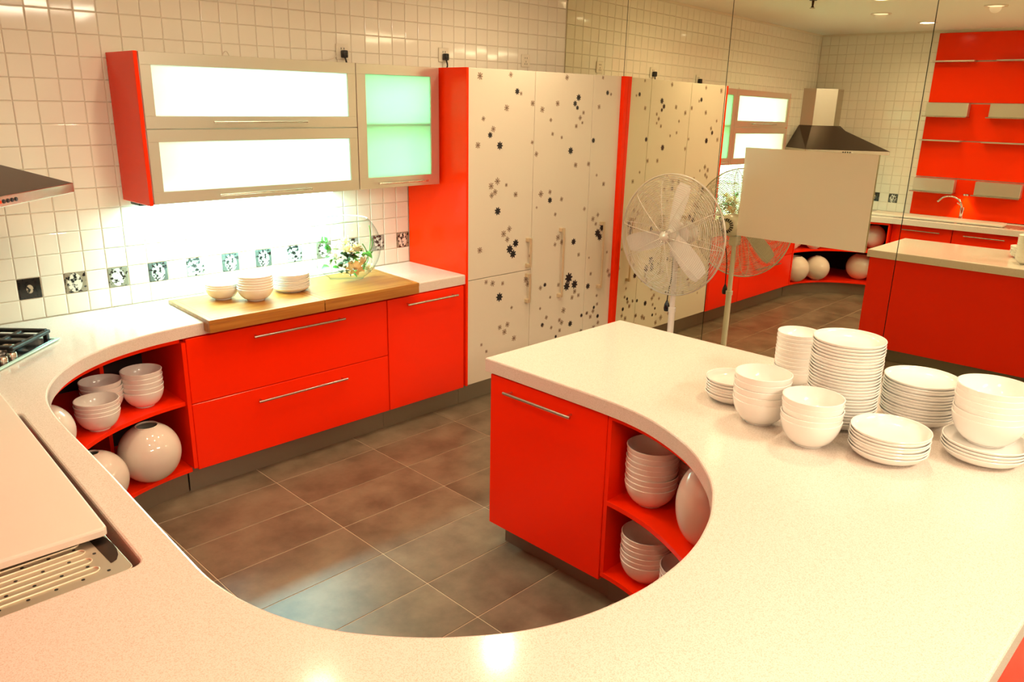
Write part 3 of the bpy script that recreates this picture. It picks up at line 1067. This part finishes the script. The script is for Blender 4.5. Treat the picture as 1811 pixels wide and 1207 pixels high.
# socket on left wall, seen in mirror
t = thing('wall_socket', 'wall socket beside the hood, seen in the mirror through the retouched patch', 'socket', (LW + 0.0045, -0.775, 1.285), PI / 2)
bm = newbm()
box(bm, -0.043, 0.043, -0.009, 0.0, -0.043, 0.043, 0.003, 2)
obj('plate', bm, 'socket_white', t, world=False)
bm = newbm()
for a, b in ((-.012, .02), (.012, .02), (0, -.004), (-.010, -.022), (.010, -.022)):
    box(bm, a - .003, a + .003, -0.0096, -0.0088, b - .006, b + .006)
obj('slots', bm, 'black', t, world=False)

# ================================================================== HOB AND HOOD in the corner (45 degrees)
HR = PI / 4   # local -Y points into the room
cn = Vector((LW, 0, 0))


def diag(d, z):
    return cn + Vector((1, -1, 0)) / math.sqrt(2) * d + Vector((0, 0, z))


t = thing('gas_hob', 'black glass gas hob with iron pan supports in the corner', 'hob', diag(0.72, CT + 0.001), HR)
obj('glass_plate', box(newbm(), -0.35, 0.35, -0.25, 0.25, 0.002, 0.010, 0.002), 'glass_edge', t, world=False)
obj('black_top', box(newbm(), -0.335, 0.325, -0.238, 0.24, 0.0101, 0.012, 0.0005), 'black_glass', t, world=False)
for bx_, by_, r in ((-0.2, 0.10, 0.045), (0.19, 0.10, 0.045), (-0.2, -0.10, 0.05), (0.19, -0.08, 0.06)):
    bm = newbm()
    lathe(bm, [(0, 0.012), (r * 1.35, 0.012), (r * 1.35, 0.018), (r, 0.020), (r, 0.032), (r * .9, 0.035), (0, 0.036)], 28, (bx_, by_, 0))
    obj('burner', bm, 'steel', t, smooth=35, world=False)
for bx_ in (-0.2, 0.19):
    bm = newbm()
    for x in (-0.125, -0.042, 0.042, 0.125):
        box(bm, bx_ + x - .012, bx_ + x + .012, -0.215, 0.215, 0.042, 0.058, 0.005, 2)
    for y in (-0.215, -0.11, 0.0, 0.11, 0.215):
        box(bm, bx_ - 0.137, bx_ + 0.137, y - .012, y + .012, 0.038, 0.054, 0.005, 2)
    for x in (-0.125, 0.125):
        for y in (-0.21, 0.21):
            box(bm, bx_ + x - .01, bx_ + x + .01, y - .01, y + .01, 0.012, 0.05, 0.003)
    obj('pan_support', bm, 'black_iron', t, world=False)
for k in range(3):
    bm = newbm()
    lathe(bm, [(0.019, 0.012), (0.019, 0.028), (0.016, 0.034), (0, 0.035)], 20, (-0.06 + 0.06 * k, -0.215, 0))
    obj('knob', bm, 'steel', t, smooth=40, world=False)

t = thing('cooker_hood', 'brushed steel pyramid cooker hood mounted across the corner', 'cooker hood', diag(0.0, 1.51), HR)
# local: y = -d (distance from the corner), x = along the front
bm = newbm()
box(bm, -0.465, 0.465, -1.06, -0.48, 0.0, 0.040, 0.002)
lip = obj('lip', bm, 'steel', t, world=False)
obj('filter', box(newbm(), -0.40, 0.40, -1.0, -0.55, -0.006, -0.0005), 'steel_dark', t, world=False)
bm = newbm()
for k in range(5):
    lathe(bm, [(0, 0), (0.008, 0), (0.008, 0.004), (0, 0.004)], 12)
bm.free()
for k in range(5):
    bm = newbm()
    lathe(bm, [(0, 0.003), (0.007, 0.003), (0.008, 0), (0, 0)], 12)
    bm.transform(Matrix.Translation((-0.05 + 0.025 * k, -1.0605, 0.02)) @ Matrix.Rotation(PI / 2, 4, 'X'))
    obj('button', bm, 'black' if k else 'chrome', lip, world=False)
bm = newbm()
lo = [(-0.462, -1.057), (0.462, -1.057), (0.462, -0.483), (-0.462, -0.483)]
hi = [(-0.135, -0.345), (0.135, -0.345), (0.245, -0.25), (-0.245, -0.25)]
a = [bm.verts.new((x, y, 0.0401)) for x, y in lo]
b = [bm.verts.new((x, y, 0.285)) for x, y in hi]
bm.faces.new(a)
bm.faces.new(b)
for k in range(4):
    bm.faces.new((a[k], a[(k + 1) % 4], b[(k + 1) % 4], b[k]))
obj('canopy', bm, 'steel_dark', t, world=False)  # same steel as the lip, darkened to paint the dark floor's reflection
bm = newbm()
prism(bm, ccw([(-0.125, -0.335), (0.125, -0.335), (0.235, -0.24), (0.12, -0.125), (0.0, -0.01), (-0.12, -0.125), (-0.235, -0.24)]), 0.285, 0.69)
obj('chimney', bm, 'steel', t, world=False)

# ================================================================== SINK, COVER, TAP
t = thing('sink_unit', 'stainless steel sink with slotted draining tray set into the counter', 'sink', (-0.8, -1.85, 0.7))
bm = newbm()
for a in ((-1.028, -0.61, -2.440, -1.26, 0.690, 0.700), (-1.028, -1.018, -2.44, -1.26, 0.70, 0.866), (-0.622, -0.61, -2.44, -1.26, 0.70, 0.866), (-1.018, -0.622, -1.27, -1.26, 0.70, 0.866), (-1.018, -0.622, -2.44, -2.43, 0.70, 0.866), (-1.018, -0.622, -1.82, -1.80, 0.70, 0.86)):
    box(bm, *a, 0.002)
obj('basin', bm, 'steel', t)
tr = obj('draining_tray', prism(newbm(), ccw(rrect([(-1.026, -2.440), (-0.602, -2.440), (-0.598, -1.90), (-1.026, -1.90)], 0.02)), 0.8665, 0.871, 0.002), 'tray_steel', t)
for k in range(4):
    yc = -2.245 - 0.048 * k
    bm = newbm()
    path = [(-1.01 + 0.0335 * q, yc + 0.012, 0.872) for q in range(11)] + [(-0.675 + 0.012 * math.sin(q * PI / 6), yc + 0.012 * math.cos(q * PI / 6), 0.872) for q in range(1, 6)] + [(-0.675 - 0.0335 * q, yc - 0.012, 0.872) for q in range(11)]
    tube(bm, path, 0.0021, 6)
    obj('rib', bm, 'tray_rib', tr, smooth=True)
bm = newbm()
for k in range(5):
    for q in range(6):
        lathe(bm, [(0, 0.8716), (0.0042, 0.8716)], 10, (-0.650 - 0.055 * q - (0.03 if k % 2 else 0), -2.221 - 0.048 * k + 0.0, 0))
obj('drain_holes', bm, 'black', tr)['kind'] = 'stuff'
# flat dark patch drawn for the dished end of the tray
bm = newbm()
prism(bm, ccw([(-0.632 + 0.03 * math.cos(q * PI / 8), -2.30 - 0.085 * math.sin(q * PI / 8)) for q in range(-4, 5)][0:9] + [(-0.636, -2.385), (-0.64, -2.215)]), 0.8712, 0.8718)
obj('tray_dark_patch', bm, 'steel_dark', tr)

t = thing('sink_cover', 'thick white sliding worktop cover lying over the sink', 'sink cover', (-0.7, -1.65, CT + 0.003))
pts = rrect([(-0.868, -2.262), (-0.600, -2.272), (-0.538, -0.985), (-0.868, -0.985)], 0.018)
obj('slab', prism(newbm(), ccw(pts), CT + 0.003, CT + 0.024, 0.006), 'white_cover', t)

t = thing('tap', 'chrome mixer tap with curved spout behind the sink, seen in the mirror', 'tap', (-0.985, -1.80, CT))
bm = newbm()
lathe(bm, [(0, 0), (0.028, 0), (0.028, 0.008), (0.020, 0.012), (0.020, 0.10), (0.024, 0.105), (0.024, 0.13), (0, 0.135)], 20)
obj('body', bm, 'chrome', t, smooth=35, world=False)
bm = newbm()
tube(bm, catmull([(0, 0, 0.11), (0.01, 0.03, 0.19), (0.03, 0.10, 0.235), (0.06, 0.18, 0.225), (0.08, 0.23, 0.17)], 6), 0.011, 10)
obj('spout', bm, 'chrome', t, smooth=True, world=False)
bm = newbm()
tube(bm, [(0, 0, 0.13), (0.03, 0.05, 0.175)], 0.006, 8)
obj('lever', bm, 'chrome', t, smooth=True, world=False)

# ================================================================== ORANGE WALL UNITS on the left wall (seen in the mirror)
XO = LW + 0.002
t = thing('wall_panel_unit', 'tall glossy orange wall panelling with steel trims behind the sink', 'wall unit', (XO, -2.1, 0.89))
for z0, z1 in ((2.495, 2.770), (2.075, 2.480), (1.690, 2.060), (1.300, 1.678), (0.885, 1.288)):
    obj('panel', box(newbm(), XO, XO + 0.02, -2.93, -1.262, z0, z1, 0.001), 'orange_panel', t)
for z in (2.482, 1.680):
    for ya, yb in ((-1.262, -1.66), (-1.86, -2.30)):
        o = obj('shelf_rail', box(newbm(), XO + 0.021, XO + 0.13, yb, ya, z - 0.004, z + 0.010, 0.001), 'alu', t)
for k, z in enumerate((1.935, 1.150)):
    for q, (ya, yb) in enumerate(((-1.275, -1.680), (-1.880, -2.300))):
        s = thing('metal_box_shelf', '%s brushed metal wall box on the orange panelling, %s the hood' % (('upper', 'lower')[k], ('nearer', 'farther from')[q]), 'wall shelf', (XO + 0.022, (ya + yb) / 2, z), 0, 'metal boxes on the orange panelling')
        obj('face', box(newbm(), XO + 0.022, XO + 0.12, yb, ya, z, z + 0.135, 0.002), 'alu', s)
        obj('shelf_plate', box(newbm(), XO + 0.022, XO + 0.19, yb - 0.01, ya + 0.01, z - 0.012, z - 0.001, 0.001), 'steel', s)
t = thing('puck_light', 'small halogen lamp lighting the orange panel over the sink', 'lamp', (XO + 0.060, -1.80, 1.136))
bm = newbm()
lathe(bm, [(0, 0.01), (0.03, 0.01), (0.03, -0.008), (0.022, -0.010)], 20)
obj('rim', bm, 'steel', t, smooth=40, world=False)
bm = newbm()
lathe(bm, [(0, -0.0095), (0.022, -0.0095)], 20)
obj('lens', bm, 'lamp_warm', t, world=False)
obj('bracket', box(newbm(), -0.058, 0.0, -0.008, 0.008, 0.0, 0.006), 'steel', t, world=False)
light('halogen', 'SPOT', (0, 0, -0.014), 9, (1.0, 0.75, 0.42), t, rot=(0, math.radians(22), 0), spot_size=math.radians(80), spot_blend=0.5, shadow_soft_size=0.02)

# ================================================================== CUTTING BOARDS
def board(label, pts, lipx0, lipx1):
    t = thing('cutting_board', label, 'cutting board', ((lipx0 + lipx1) / 2, -0.35, CT))
    xa, xb = lipx0, lipx1
    # slab, lip over the counter edge, and dark wood rods laid where the groove runs
    bm = newbm()
    prism(bm, ccw(pts), CT + 0.001, CT + 0.020, 0.002)
    s = obj('slab', bm, 'wood', t)
    obj('front_lip', box(newbm(), xa + .001, xb - .001, -0.632, -0.5685, 0.838, CT + 0.0008, 0.001), 'wood', t)
    bm = newbm()
    g = 0.028
    (x0, y0), (x1, y1), (x2, y2), (x3, y3) = pts
    ring = [(x0 + g, y0 + g), (x1 - g, y1 + g), (x2 - g, y2 - g), (x3 + g, y3 - g)]
    for k in range(4):
        a, b = Vector(ring[k]), Vector(ring[(k + 1) % 4])
        tube(bm, [(a.x, a.y, CT + 0.0182), (b.x, b.y, CT + 0.0182)], 0.0026, 6)
    obj('groove', bm, 'wood_dark', t)
    return t


board('wooden chopping board under the white bowls, left of the pair', [(0.418, -0.632), (1.048, -0.632), (1.060, -0.115), (0.440, -0.115)], 0.418, 1.048)
board('wooden chopping board under the round glass bowl, right of the pair', [(1.051, -0.632), (1.682, -0.632), (1.722, -0.095), (1.063, -0.115)], 1.051, 1.682)

# ================================================================== CHINA
def bowl_me(R, H, seg=40):
    th = 0.0035
    f = R * 0.48
    prof = [(0, 0.004), (f * .85, 0.004), (f * .9, 0), (f, 0), (f, 0.006)]
    n = 12
    for k in range(1, n + 1):
        a = k / n
        prof.append((f + (R - f) * math.sin(a * PI / 2 * 0.92) / math.sin(PI / 2 * 0.92), 0.006 + (H - 0.006) * (1 - math.cos(a * PI / 2)) ** 0.85))
    top = prof[-1]
    prof.append((top[0] - th * 0.4, top[1] + 0.0012))
    outer = prof[5:-1]
    for r, z in reversed(outer):
        prof.append((max(r - th, 0.001), z + 0.001 if z > 0.012 else 0.0095))
    prof.append((0, 0.0095))
    bm = newbm()
    lathe(bm, prof, seg)
    me = bpy.data.meshes.new('bowl')
    bmesh.ops.recalc_face_normals(bm, faces=bm.faces)
    bm.to_mesh(me)
    bm.free()
    for p in me.polygons:
        p.use_smooth = True
    me.set_sharp_from_angle(angle=math.radians(50))
    me.materials.append(MATS['china'])
    return me


def plate_me(R, H, seg=48):
    th = 0.0038
    f = R * 0.62
    prof = [(0, 0.003), (f * .93, 0.003), (f * .95, 0), (f, 0), (f * 1.01, 0.004)]
    prof += [(R * 0.80, 0.0085), (R * 0.92, H * 0.52), (R * 0.985, H * 0.86), (R, H - 0.002), (R - 0.001, H), (R - th, H - 0.0006)]
    prof += [(R * 0.965 - th * .5, H * 0.80), (R * 0.90 - th * .5, H * 0.54), (R * 0.78, 0.0125), (f * .9, 0.0075), (0, 0.0072)]
    bm = newbm()
    lathe(bm, prof, seg)
    me = bpy.data.meshes.new('plate')
    bmesh.ops.recalc_face_normals(bm, faces=bm.faces)
    bm.to_mesh(me)
    bm.free()
    for p in me.polygons:
        p.use_smooth = True
    me.set_sharp_from_angle(angle=math.radians(50))
    me.materials.append(MATS['china'])
    return me


def stack(kind, me, x, y, z, n, step, where, group, jit=0.0015):
    for k in range(n):
        if n == 1:
            lab = 'white %s %s' % (kind, where)
        elif k == n - 1:
            lab = 'topmost white %s of the stack %s' % (kind, where)
        elif k == 0:
            lab = 'bottom white %s of the stack %s' % (kind, where)
        elif k >= n / 2:
            lab = '%s white %s from top, stack %s' % (ORD[n - 1 - k], kind, where)
        else:
            lab = '%s white %s from bottom, stack %s' % (ORD[k], kind, where)
        o = bpy.data.objects.new(kind, me)
        COL.objects.link(o)
        o.location = (x + (random.uniform(-jit, jit) if k else 0), y + (random.uniform(-jit, jit) if k else 0), z + k * step)
        o.rotation_euler = (0, 0, random.uniform(0, 6))
        tag(o, lab, kind, group)


C_ = CT + 0.0008
B20 = bowl_me(0.100, 0.088)
B23 = bowl_me(0.107, 0.092)
B195 = bowl_me(0.095, 0.088)
B16 = bowl_me(0.080, 0.062)
B17 = bowl_me(0.086, 0.060)
B185 = bowl_me(0.093, 0.066)
B19 = bowl_me(0.092, 0.082)
P26 = plate_me(0.116, 0.036)
P24 = plate_me(0.122, 0.036)
P25 = plate_me(0.117, 0.036)
P20 = plate_me(0.098, 0.034)
P21 = plate_me(0.104, 0.028)
stack('plate', P20, 1.395, -2.828, C_, 6, 0.0106, 'at the left end of the peninsula china', 'china on the peninsula')
stack('bowl', B195, 1.272, -3.004, C_, 5, 0.0225, 'between the small plates and front bowls', 'china on the peninsula')
stack('bowl', B16, 1.730, -2.905, C_, 11, 0.0150, 'tall and narrow behind, by the mirror', 'china on the peninsula')
stack('plate', P26, 1.468, -3.196, C_, 26, 0.0108, 'tallest on the peninsula', 'china on the peninsula')
stack('bowl', B195, 1.221, -3.205, C_, 5, 0.0185, 'front and centre before the tallest plates', 'china on the peninsula')
stack('plate', P24, 1.700, -3.372, C_, 13, 0.0102, 'right of the tallest plates', 'china on the peninsula')
stack('plate', P25, 1.312, -3.418, C_, 7, 0.0100, 'low in front of other peninsula plates', 'china on the peninsula')
stack('plate', P24, 1.520, -3.632, C_, 4, 0.0105, 'far right under the white bowls', 'china on the peninsula')
stack('bowl', B23, 1.560, -3.622, C_ + 3 * 0.0105 + 0.0080, 6, 0.0195, 'far right standing on plates', 'china on the peninsula')
ZB = CT + 0.0208
stack('bowl', B17, 0.668, -0.262, ZB, 3, 0.0125, 'leftmost on the chopping board', 'china on the chopping board')
stack('bowl', B185, 0.786, -0.393, ZB, 6, 0.0135, 'in front middle of the chopping board', 'china on the chopping board')
stack('plate', P21, 1.030, -0.325, ZB, 10, 0.0082, 'on the chopping board beside the glass bowl', 'china on the chopping board')
ZS = 0.5008
stack('bowl', B19, -0.110, -0.615, ZS, 4, 0.0180, 'nearest the curve on corner shelf', 'china in the corner shelves')
stack('bowl', B19, -0.028, -0.428, ZS, 4, 0.0240, 'at the back of the corner shelf', 'china in the corner shelves')
stack('bowl', B19, 0.141, -0.468, ZS, 5, 0.0240, 'beside the drawers on the corner shelf', 'china in the corner shelves')
ZI = 0.4668
stack('bowl', B20, 1.172, -2.655, ZI, 8, 0.0215, 'on the upper peninsula shelf', 'china in the peninsula shelves')
stack('bowl', B20, 1.400, -2.715, ZI, 5, 0.0240, 'deep behind the egg-shaped vase', 'china in the peninsula shelves')
ZL = 0.1508
stack('bowl', B20, 1.160, -2.665, ZL, 6, 0.0220, 'on the lower peninsula shelf by the door', 'china in the peninsula shelves')
stack('bowl', B20, 1.130, -2.868, ZL, 4, 0.0220, 'half hidden on the lower peninsula shelf', 'china in the peninsula shelves')


def vase(label, x, y, z, R, H, hole=0.38):
    n = 20
    prof = [(0, 0.002), (R * 0.30, 0.0)]
    a0, a1 = -PI / 2 + 0.31, PI / 2 - hole
    for k in range(n + 1):
        a = a0 + (a1 - a0) * k / n
        prof.append((R * math.cos(a), H / 2 + (H / 2) * math.sin(a) / max(math.sin(a1), 0.9)))
    prof.append((prof[-1][0] - 0.004, prof[-1][1] + 0.001))
    for k in range(n, -1, -1):
        a = a0 + (a1 - a0) * k / n
        prof.append(((R - 0.006) * math.cos(a), H / 2 + (H / 2 - 0.006) * math.sin(a) / max(math.sin(a1), 0.9)))
    prof.append((0, 0.010))
    zmin = min(p[1] for p in prof)
    prof = [(r, q - zmin) for r, q in prof]
    t = thing('round_vase', label, 'vase', (x, y, z), 0, 'glazed round vases')
    bm = newbm()
    lathe(bm, prof, 48)
    obj('vase_body', bm, 'vase_glaze', t, smooth=45, world=False)
    top = max(q for r, q in prof)
    rr = [r for r, q in prof if q > top - 0.003]
    bm = newbm()
    bmesh.ops.create_circle(bm, cap_ends=False, radius=0.01, segments=3)
    bm.free()
    bm = newbm()
    r = max(rr)
    tube(bm, [(r * math.cos(2 * PI * k / 40), r * math.sin(2 * PI * k / 40), top - 0.002) for k in range(40)], 0.004, 8, closed=True)
    obj('rim', bm, 'vase_glaze', t, smooth=True, world=False)


vase('large round cream vase on the lower corner shelf next to the drawers', 0.112, -0.540, 0.1508, 0.141, 0.272, 0.36)
vase('round cream vase half hidden by the counter on the lower corner shelf', -0.170, -0.660, 0.1508, 0.136, 0.262, 0.22)
vase('round cream vase in the lower corner shelf, seen in the mirror', -0.600, -0.970, 0.1508, 0.142, 0.275)
vase('round cream vase at the counter curve on the upper corner shelf', -0.375, -0.810, 0.5008, 0.118, 0.230, 0.22)
vase('round cream vase on the upper corner shelf, seen only in the mirror', -0.700, -1.040, 0.5008, 0.125, 0.245)
vase('egg-shaped cream vase on the upper peninsula shelf beside the bowls', 1.060, -2.950, 0.4668, 0.098, 0.300, 0.30)

# ================================================================== GLASS BOWL WITH FLOWERS
GX, GY, GZ = 1.432, -0.262, ZB
t = thing('glass_fishbowl', 'large clear round glass bowl on the right chopping board', 'glass bowl', (GX, GY, GZ))
R = 0.205
prof = [(0, 0.004), (0.10, 0.002)]
for k in range(25):
    a = -PI / 2 + 0.50 + (PI - 0.50 - 0.70) * k / 24
    prof.append((R * math.cos(a), 0.192 + R * 1.02 * math.sin(a) + 0.0))
zm = min(p[1] for p in prof)
bm = newbm()
lathe(bm, [(r, z - min(0, zm)) for r, z in prof], 64)
obj('glass_wall', bm, 'clear_glass', t, smooth=True, world=False)
rt = prof[-1]
bm = newbm()
tube(bm, [(rt[0] * math.cos(2 * PI * k / 48), rt[0] * math.sin(2 * PI * k / 48), rt[1] - min(0, zm)) for k in range(48)], 0.0035, 8, closed=True)
obj('rim', bm, 'glass_edge', t, smooth=True, world=False)

bq = thing('rose_bouquet', 'bouquet of cream roses with green leaves inside the glass bowl', 'flowers', (GX, GY, GZ + 0.012))


def rose_bm(r, seed):
    rnd = random.Random(seed)
    bm = newbm()
    for ring, (n, rad, hh, tilt) in enumerate(((3, 0.28, 0.85, 0.15), (5, 0.55, 0.80, 0.35), (6, 0.85, 0.62, 0.7), (7, 1.05, 0.42, 1.0))):
        for k in range(n):
            a = 2 * PI * k / n + ring * 0.6 + rnd.uniform(-.15, .15)
            wid = 2 * PI / n * 0.75
            rows = []
            for v in range(5):
                tt = v / 4
                row = []
                for u in range(5):
                    uu = (u / 4 - 0.5)
                    aa = a + uu * wid * (0.5 + 0.7 * math.sin(PI * min(tt + .25, 1)))
                    rr = r * rad * (0.35 + 0.65 * tt ** 0.7) * (1 + 0.10 * tilt * tt * tt) - r * 0.05 * abs(uu)
                    zz = r * (hh * tt ** 0.8 * 1.25 - 0.25 * tilt * tt ** 3 - 0.18 * abs(uu) * tt) - r * 0.35
                    row.append(bm.verts.new((rr * math.cos(aa), rr * math.sin(aa), zz)))
                rows.append(row)
            for v in range(4):
                for u in range(4):
                    bm.faces.new((rows[v][u], rows[v][u + 1], rows[v + 1][u + 1], rows[v + 1][u]))
    bmesh.ops.create_uvsphere(bm, u_segments=12, v_segments=8, radius=r * 0.33, matrix=Matrix.Translation((0, 0, r * 0.18)))
    return bm


def leaf_bm(L, Wd, bend):
    bm = newbm()
    rows = []
    for k in range(7):
        s = k / 6
        w = Wd * math.sin(PI * s ** 0.8) * (1 + 0.18 * (k % 2))
        z = bend * L * (s - s * s * 1.2)
        rows.append([bm.verts.new((s * L, q * w, z + abs(q) * w * 0.35)) for q in (-1, 0, 1)])
    for a, b in zip(rows[:-1], rows[1:]):
        for q in range(2):
            bm.faces.new((a[q], a[q + 1], b[q + 1], b[q]))
    return bm


roses = [(-0.125, -0.085, 0.150, 0.040, 'petal_white', -.3, -.5), (-0.055, -0.105, 0.185, 0.046, 'petal_cream', -.3, -.2), (0.010, -0.095, 0.180, 0.044, 'petal_cream', -.4, .3),
         (-0.020, -0.125, 0.075, 0.047, 'petal_apricot', -1.1, 0.1), (0.035, -0.120, 0.105, 0.036, 'petal_apricot', -.8, .5), (-0.085, -0.020, 0.185, 0.040, 'petal_white', .1, -.2),
         (0.120, -0.045, 0.045, 0.038, 'petal_cream', -.4, .5), (-0.025, -0.035, 0.215, 0.040, 'petal_cream', 0.0, 0.0)]
for k, (x, y, z, r, mname, rx, ry) in enumerate(roses):
    o = obj('rose', rose_bm(r, k), mname, bq, smooth=True, world=False)
    o.location = (x, y, z)
    o.rotation_euler = (-rx, ry, k * 0.8)
rnd = random.Random(3)
leafs = [(-0.03, -0.06, 0.12, 'leaf_dark', 16), (-0.10, -0.05, 0.10, 'leaf_green', 10), (0.06, -0.08, 0.13, 'leaf_green', 10), (-0.15, -0.06, 0.20, 'leaf_green', 6), (0.03, -0.05, 0.05, 'leaf_green', 8), (-0.06, -0.07, 0.06, 'leaf_dark', 8)]
for x, y, z, mname, n in leafs:
    for k in range(n):
        o = obj('leaf', leaf_bm(rnd.uniform(.035, .065), rnd.uniform(.010, .018), rnd.uniform(.1, .7)), mname, bq, smooth=True, world=False)
        o.location = (x + rnd.uniform(-.035, .035), y + rnd.uniform(-.04, .03), z + rnd.uniform(-.03, .03))
        o.rotation_euler = (rnd.uniform(-.8, .8), rnd.uniform(-1.0, .6), rnd.uniform(0, 6.28))
bm = newbm()
for p in ([(0.05, -0.06, 0.03), (0.11, -0.04, 0.08), (0.150, -0.03, 0.15), (0.165, -0.02, 0.24), (0.158, -0.02, 0.29)], [(0.06, -0.06, 0.03), (0.12, -0.05, 0.09), (0.11, -0.05, 0.15), (0.085, -0.05, 0.19)],
          [(0.12, -0.04, 0.10), (0.17, -0.03, 0.17), (0.17, -0.03, 0.21)], [(0.08, -0.07, 0.05), (0.07, -0.07, 0.11)], [(0.09, -0.06, 0.05), (0.09, -0.06, 0.10)]):
    tube(bm, catmull(p, 6), 0.0032, 6)
obj('stems', bm, 'stem_green', bq, smooth=True, world=False)

# ================================================================== PEDESTAL FAN in front of the mirror
FX, FY, FZ = 3.238, -1.352, 1.118
t = thing('pedestal_fan', 'large white pedestal fan standing before the mirror wall', 'fan', (FX, FY, 0))
bm = newbm()
lathe(bm, [(0, 0), (0.22, 0), (0.225, 0.008), (0.21, 0.022), (0.06, 0.045), (0.030, 0.06), (0.0, 0.06)], 40)
obj('base', bm, 'fan_white', t, smooth=40, world=False)
bm = newbm()
lathe(bm, [(0.021, 0.05), (0.021, 0.60), (0.025, 0.602), (0.025, 0.63), (0.017, 0.632), (0.017, 1.00), (0.0, 1.00)], 20)
obj('pole', bm, 'fan_white', t, smooth=40, world=False)
bm = newbm()
box(bm, -0.04, 0.04, -0.03, 0.03, 0.965, 1.035, 0.01, 2)
obj('tilt_bracket', bm, 'fan_white', t, world=False)
AX = Matrix.Translation((0, 0, FZ)) @ Matrix.Rotation(-PI / 2, 4, 'Y')   # local +z -> world -x


def axial(bm):
    bm.transform(AX)
    return bm


bm = newbm()
lathe(bm, [(0, -0.16), (0.035, -0.16), (0.058, -0.145), (0.075, -0.11), (0.080, -0.05), (0.075, -0.01), (0.05, 0.01), (0.02, 0.015), (0.012, 0.09), (0, 0.09)], 32)
mh = obj('motor_housing', axial(bm), 'fan_white', t, smooth=40, world=False)
bm = newbm()
for k in range(18):
    a = 2 * PI * k / 18
    tb_ = newbm()
    box(tb_, 0.030, 0.052, -0.0035, 0.0035, -0.162, -0.148)
    merge(bm, tb_, Matrix.Rotation(a, 4, 'Z'))
obj('vent_slots', axial(bm), 'black', mh, world=False)
bm = newbm()
lathe(bm, [(0.0, 0.115), (0.03, 0.112), (0.042, 0.095), (0.042, 0.07), (0.0, 0.07)], 24)
obj('hub', axial(bm), 'fan_white', t, smooth=40, world=False)
for k in range(3):
    bm = newbm()
    rows = []
    for v in range(10):
        s = v / 9
        rr = 0.035 + 0.305 * s
        w = 0.028 + 0.044 * math.sin(PI * (0.18 + 0.60 * s))
        tw = 0.75 - 0.40 * s
        if v == 9:
            w *= 0.8
        row = []
        for u in range(5):
            q = (u / 4 - 0.5) * 2
            row.append((q * w * math.cos(tw) + 0.02 * s, rr, 0.085 + q * w * math.sin(tw) * 0.6))
        rows.append(row)
    for dz in (0.0, 0.0025):
        vv = [[bm.verts.new((x, y, z + dz)) for x, y, z in row] for row in rows]
        for a, b in zip(vv[:-1], vv[1:]):
            for u in range(4):
                bm.faces.new((a[u], a[u + 1], b[u + 1], b[u]))
    bm.transform(Matrix.Rotation(2 * PI * k / 3 + math.radians(-100), 4, 'Z'))
    obj('blade', axial(bm), 'fan_white', t, smooth=True, world=False)
RG = 0.385


def grille(front):
    bm = newbm()
    rings = 32
    for k in range(rings):
        s = (k + 2) / (rings + 1)
        r = RG * s
        z = 0.075 + (0.085 if front else -0.085) * math.sqrt(max(0, 1 - s ** 3.2))
        n = 56
        tube(bm, [(r * math.cos(2 * PI * q / n), r * math.sin(2 * PI * q / n), z) for q in range(n)], 0.0017, 4, closed=True)
    for k in range(10):
        a = 2 * PI * (k + 0.3) / 10
        pts = []
        for q in range(9):
            s = 0.08 + 0.92 * q / 8
            pts.append((RG * s * math.cos(a), RG * s * math.sin(a), 0.075 + (0.087 if front else -0.087) * math.sqrt(max(0, 1 - s ** 3.2))))
        tube(bm, pts, 0.0024, 5)
    n = 72
    tube(bm, [(RG * 1.003 * math.cos(2 * PI * q / n), RG * 1.003 * math.sin(2 * PI * q / n), 0.075 + (0.004 if front else -0.004)) for q in range(n)], 0.0042, 6, closed=True)
    if front:
        lathe(bm, [(0, 0.165), (0.030, 0.163), (0.036, 0.158), (0, 0.158)], 24)
    return axial(bm)


obj('front_grille', grille(True), 'fan_wire', t, smooth=True, world=False)
obj('rear_grille', grille(False), 'fan_wire', t, smooth=True, world=False)
bm = newbm()
tube(bm, catmull([(0.14, 0, FZ + 0.02), (0.16, 0.04, FZ + 0.05), (0.10, 0.085, FZ + 0.03), (0.04, 0.05, 0.96), (0.02, 0.035, 0.84), (0.0, 0.040, 0.72), (-0.005, 0.04, 0.66)], 6), 0.004, 6)
obj('cord', bm, 'black', t, smooth=True, world=False)
bm = newbm()
lathe(bm, [(0, 0.60), (0.016, 0.60), (0.020, 0.62), (0.016, 0.645), (0.006, 0.67), (0, 0.67)], 14, (-0.005, 0.04, 0))
obj('plug', bm, 'black', t, smooth=40, world=False)
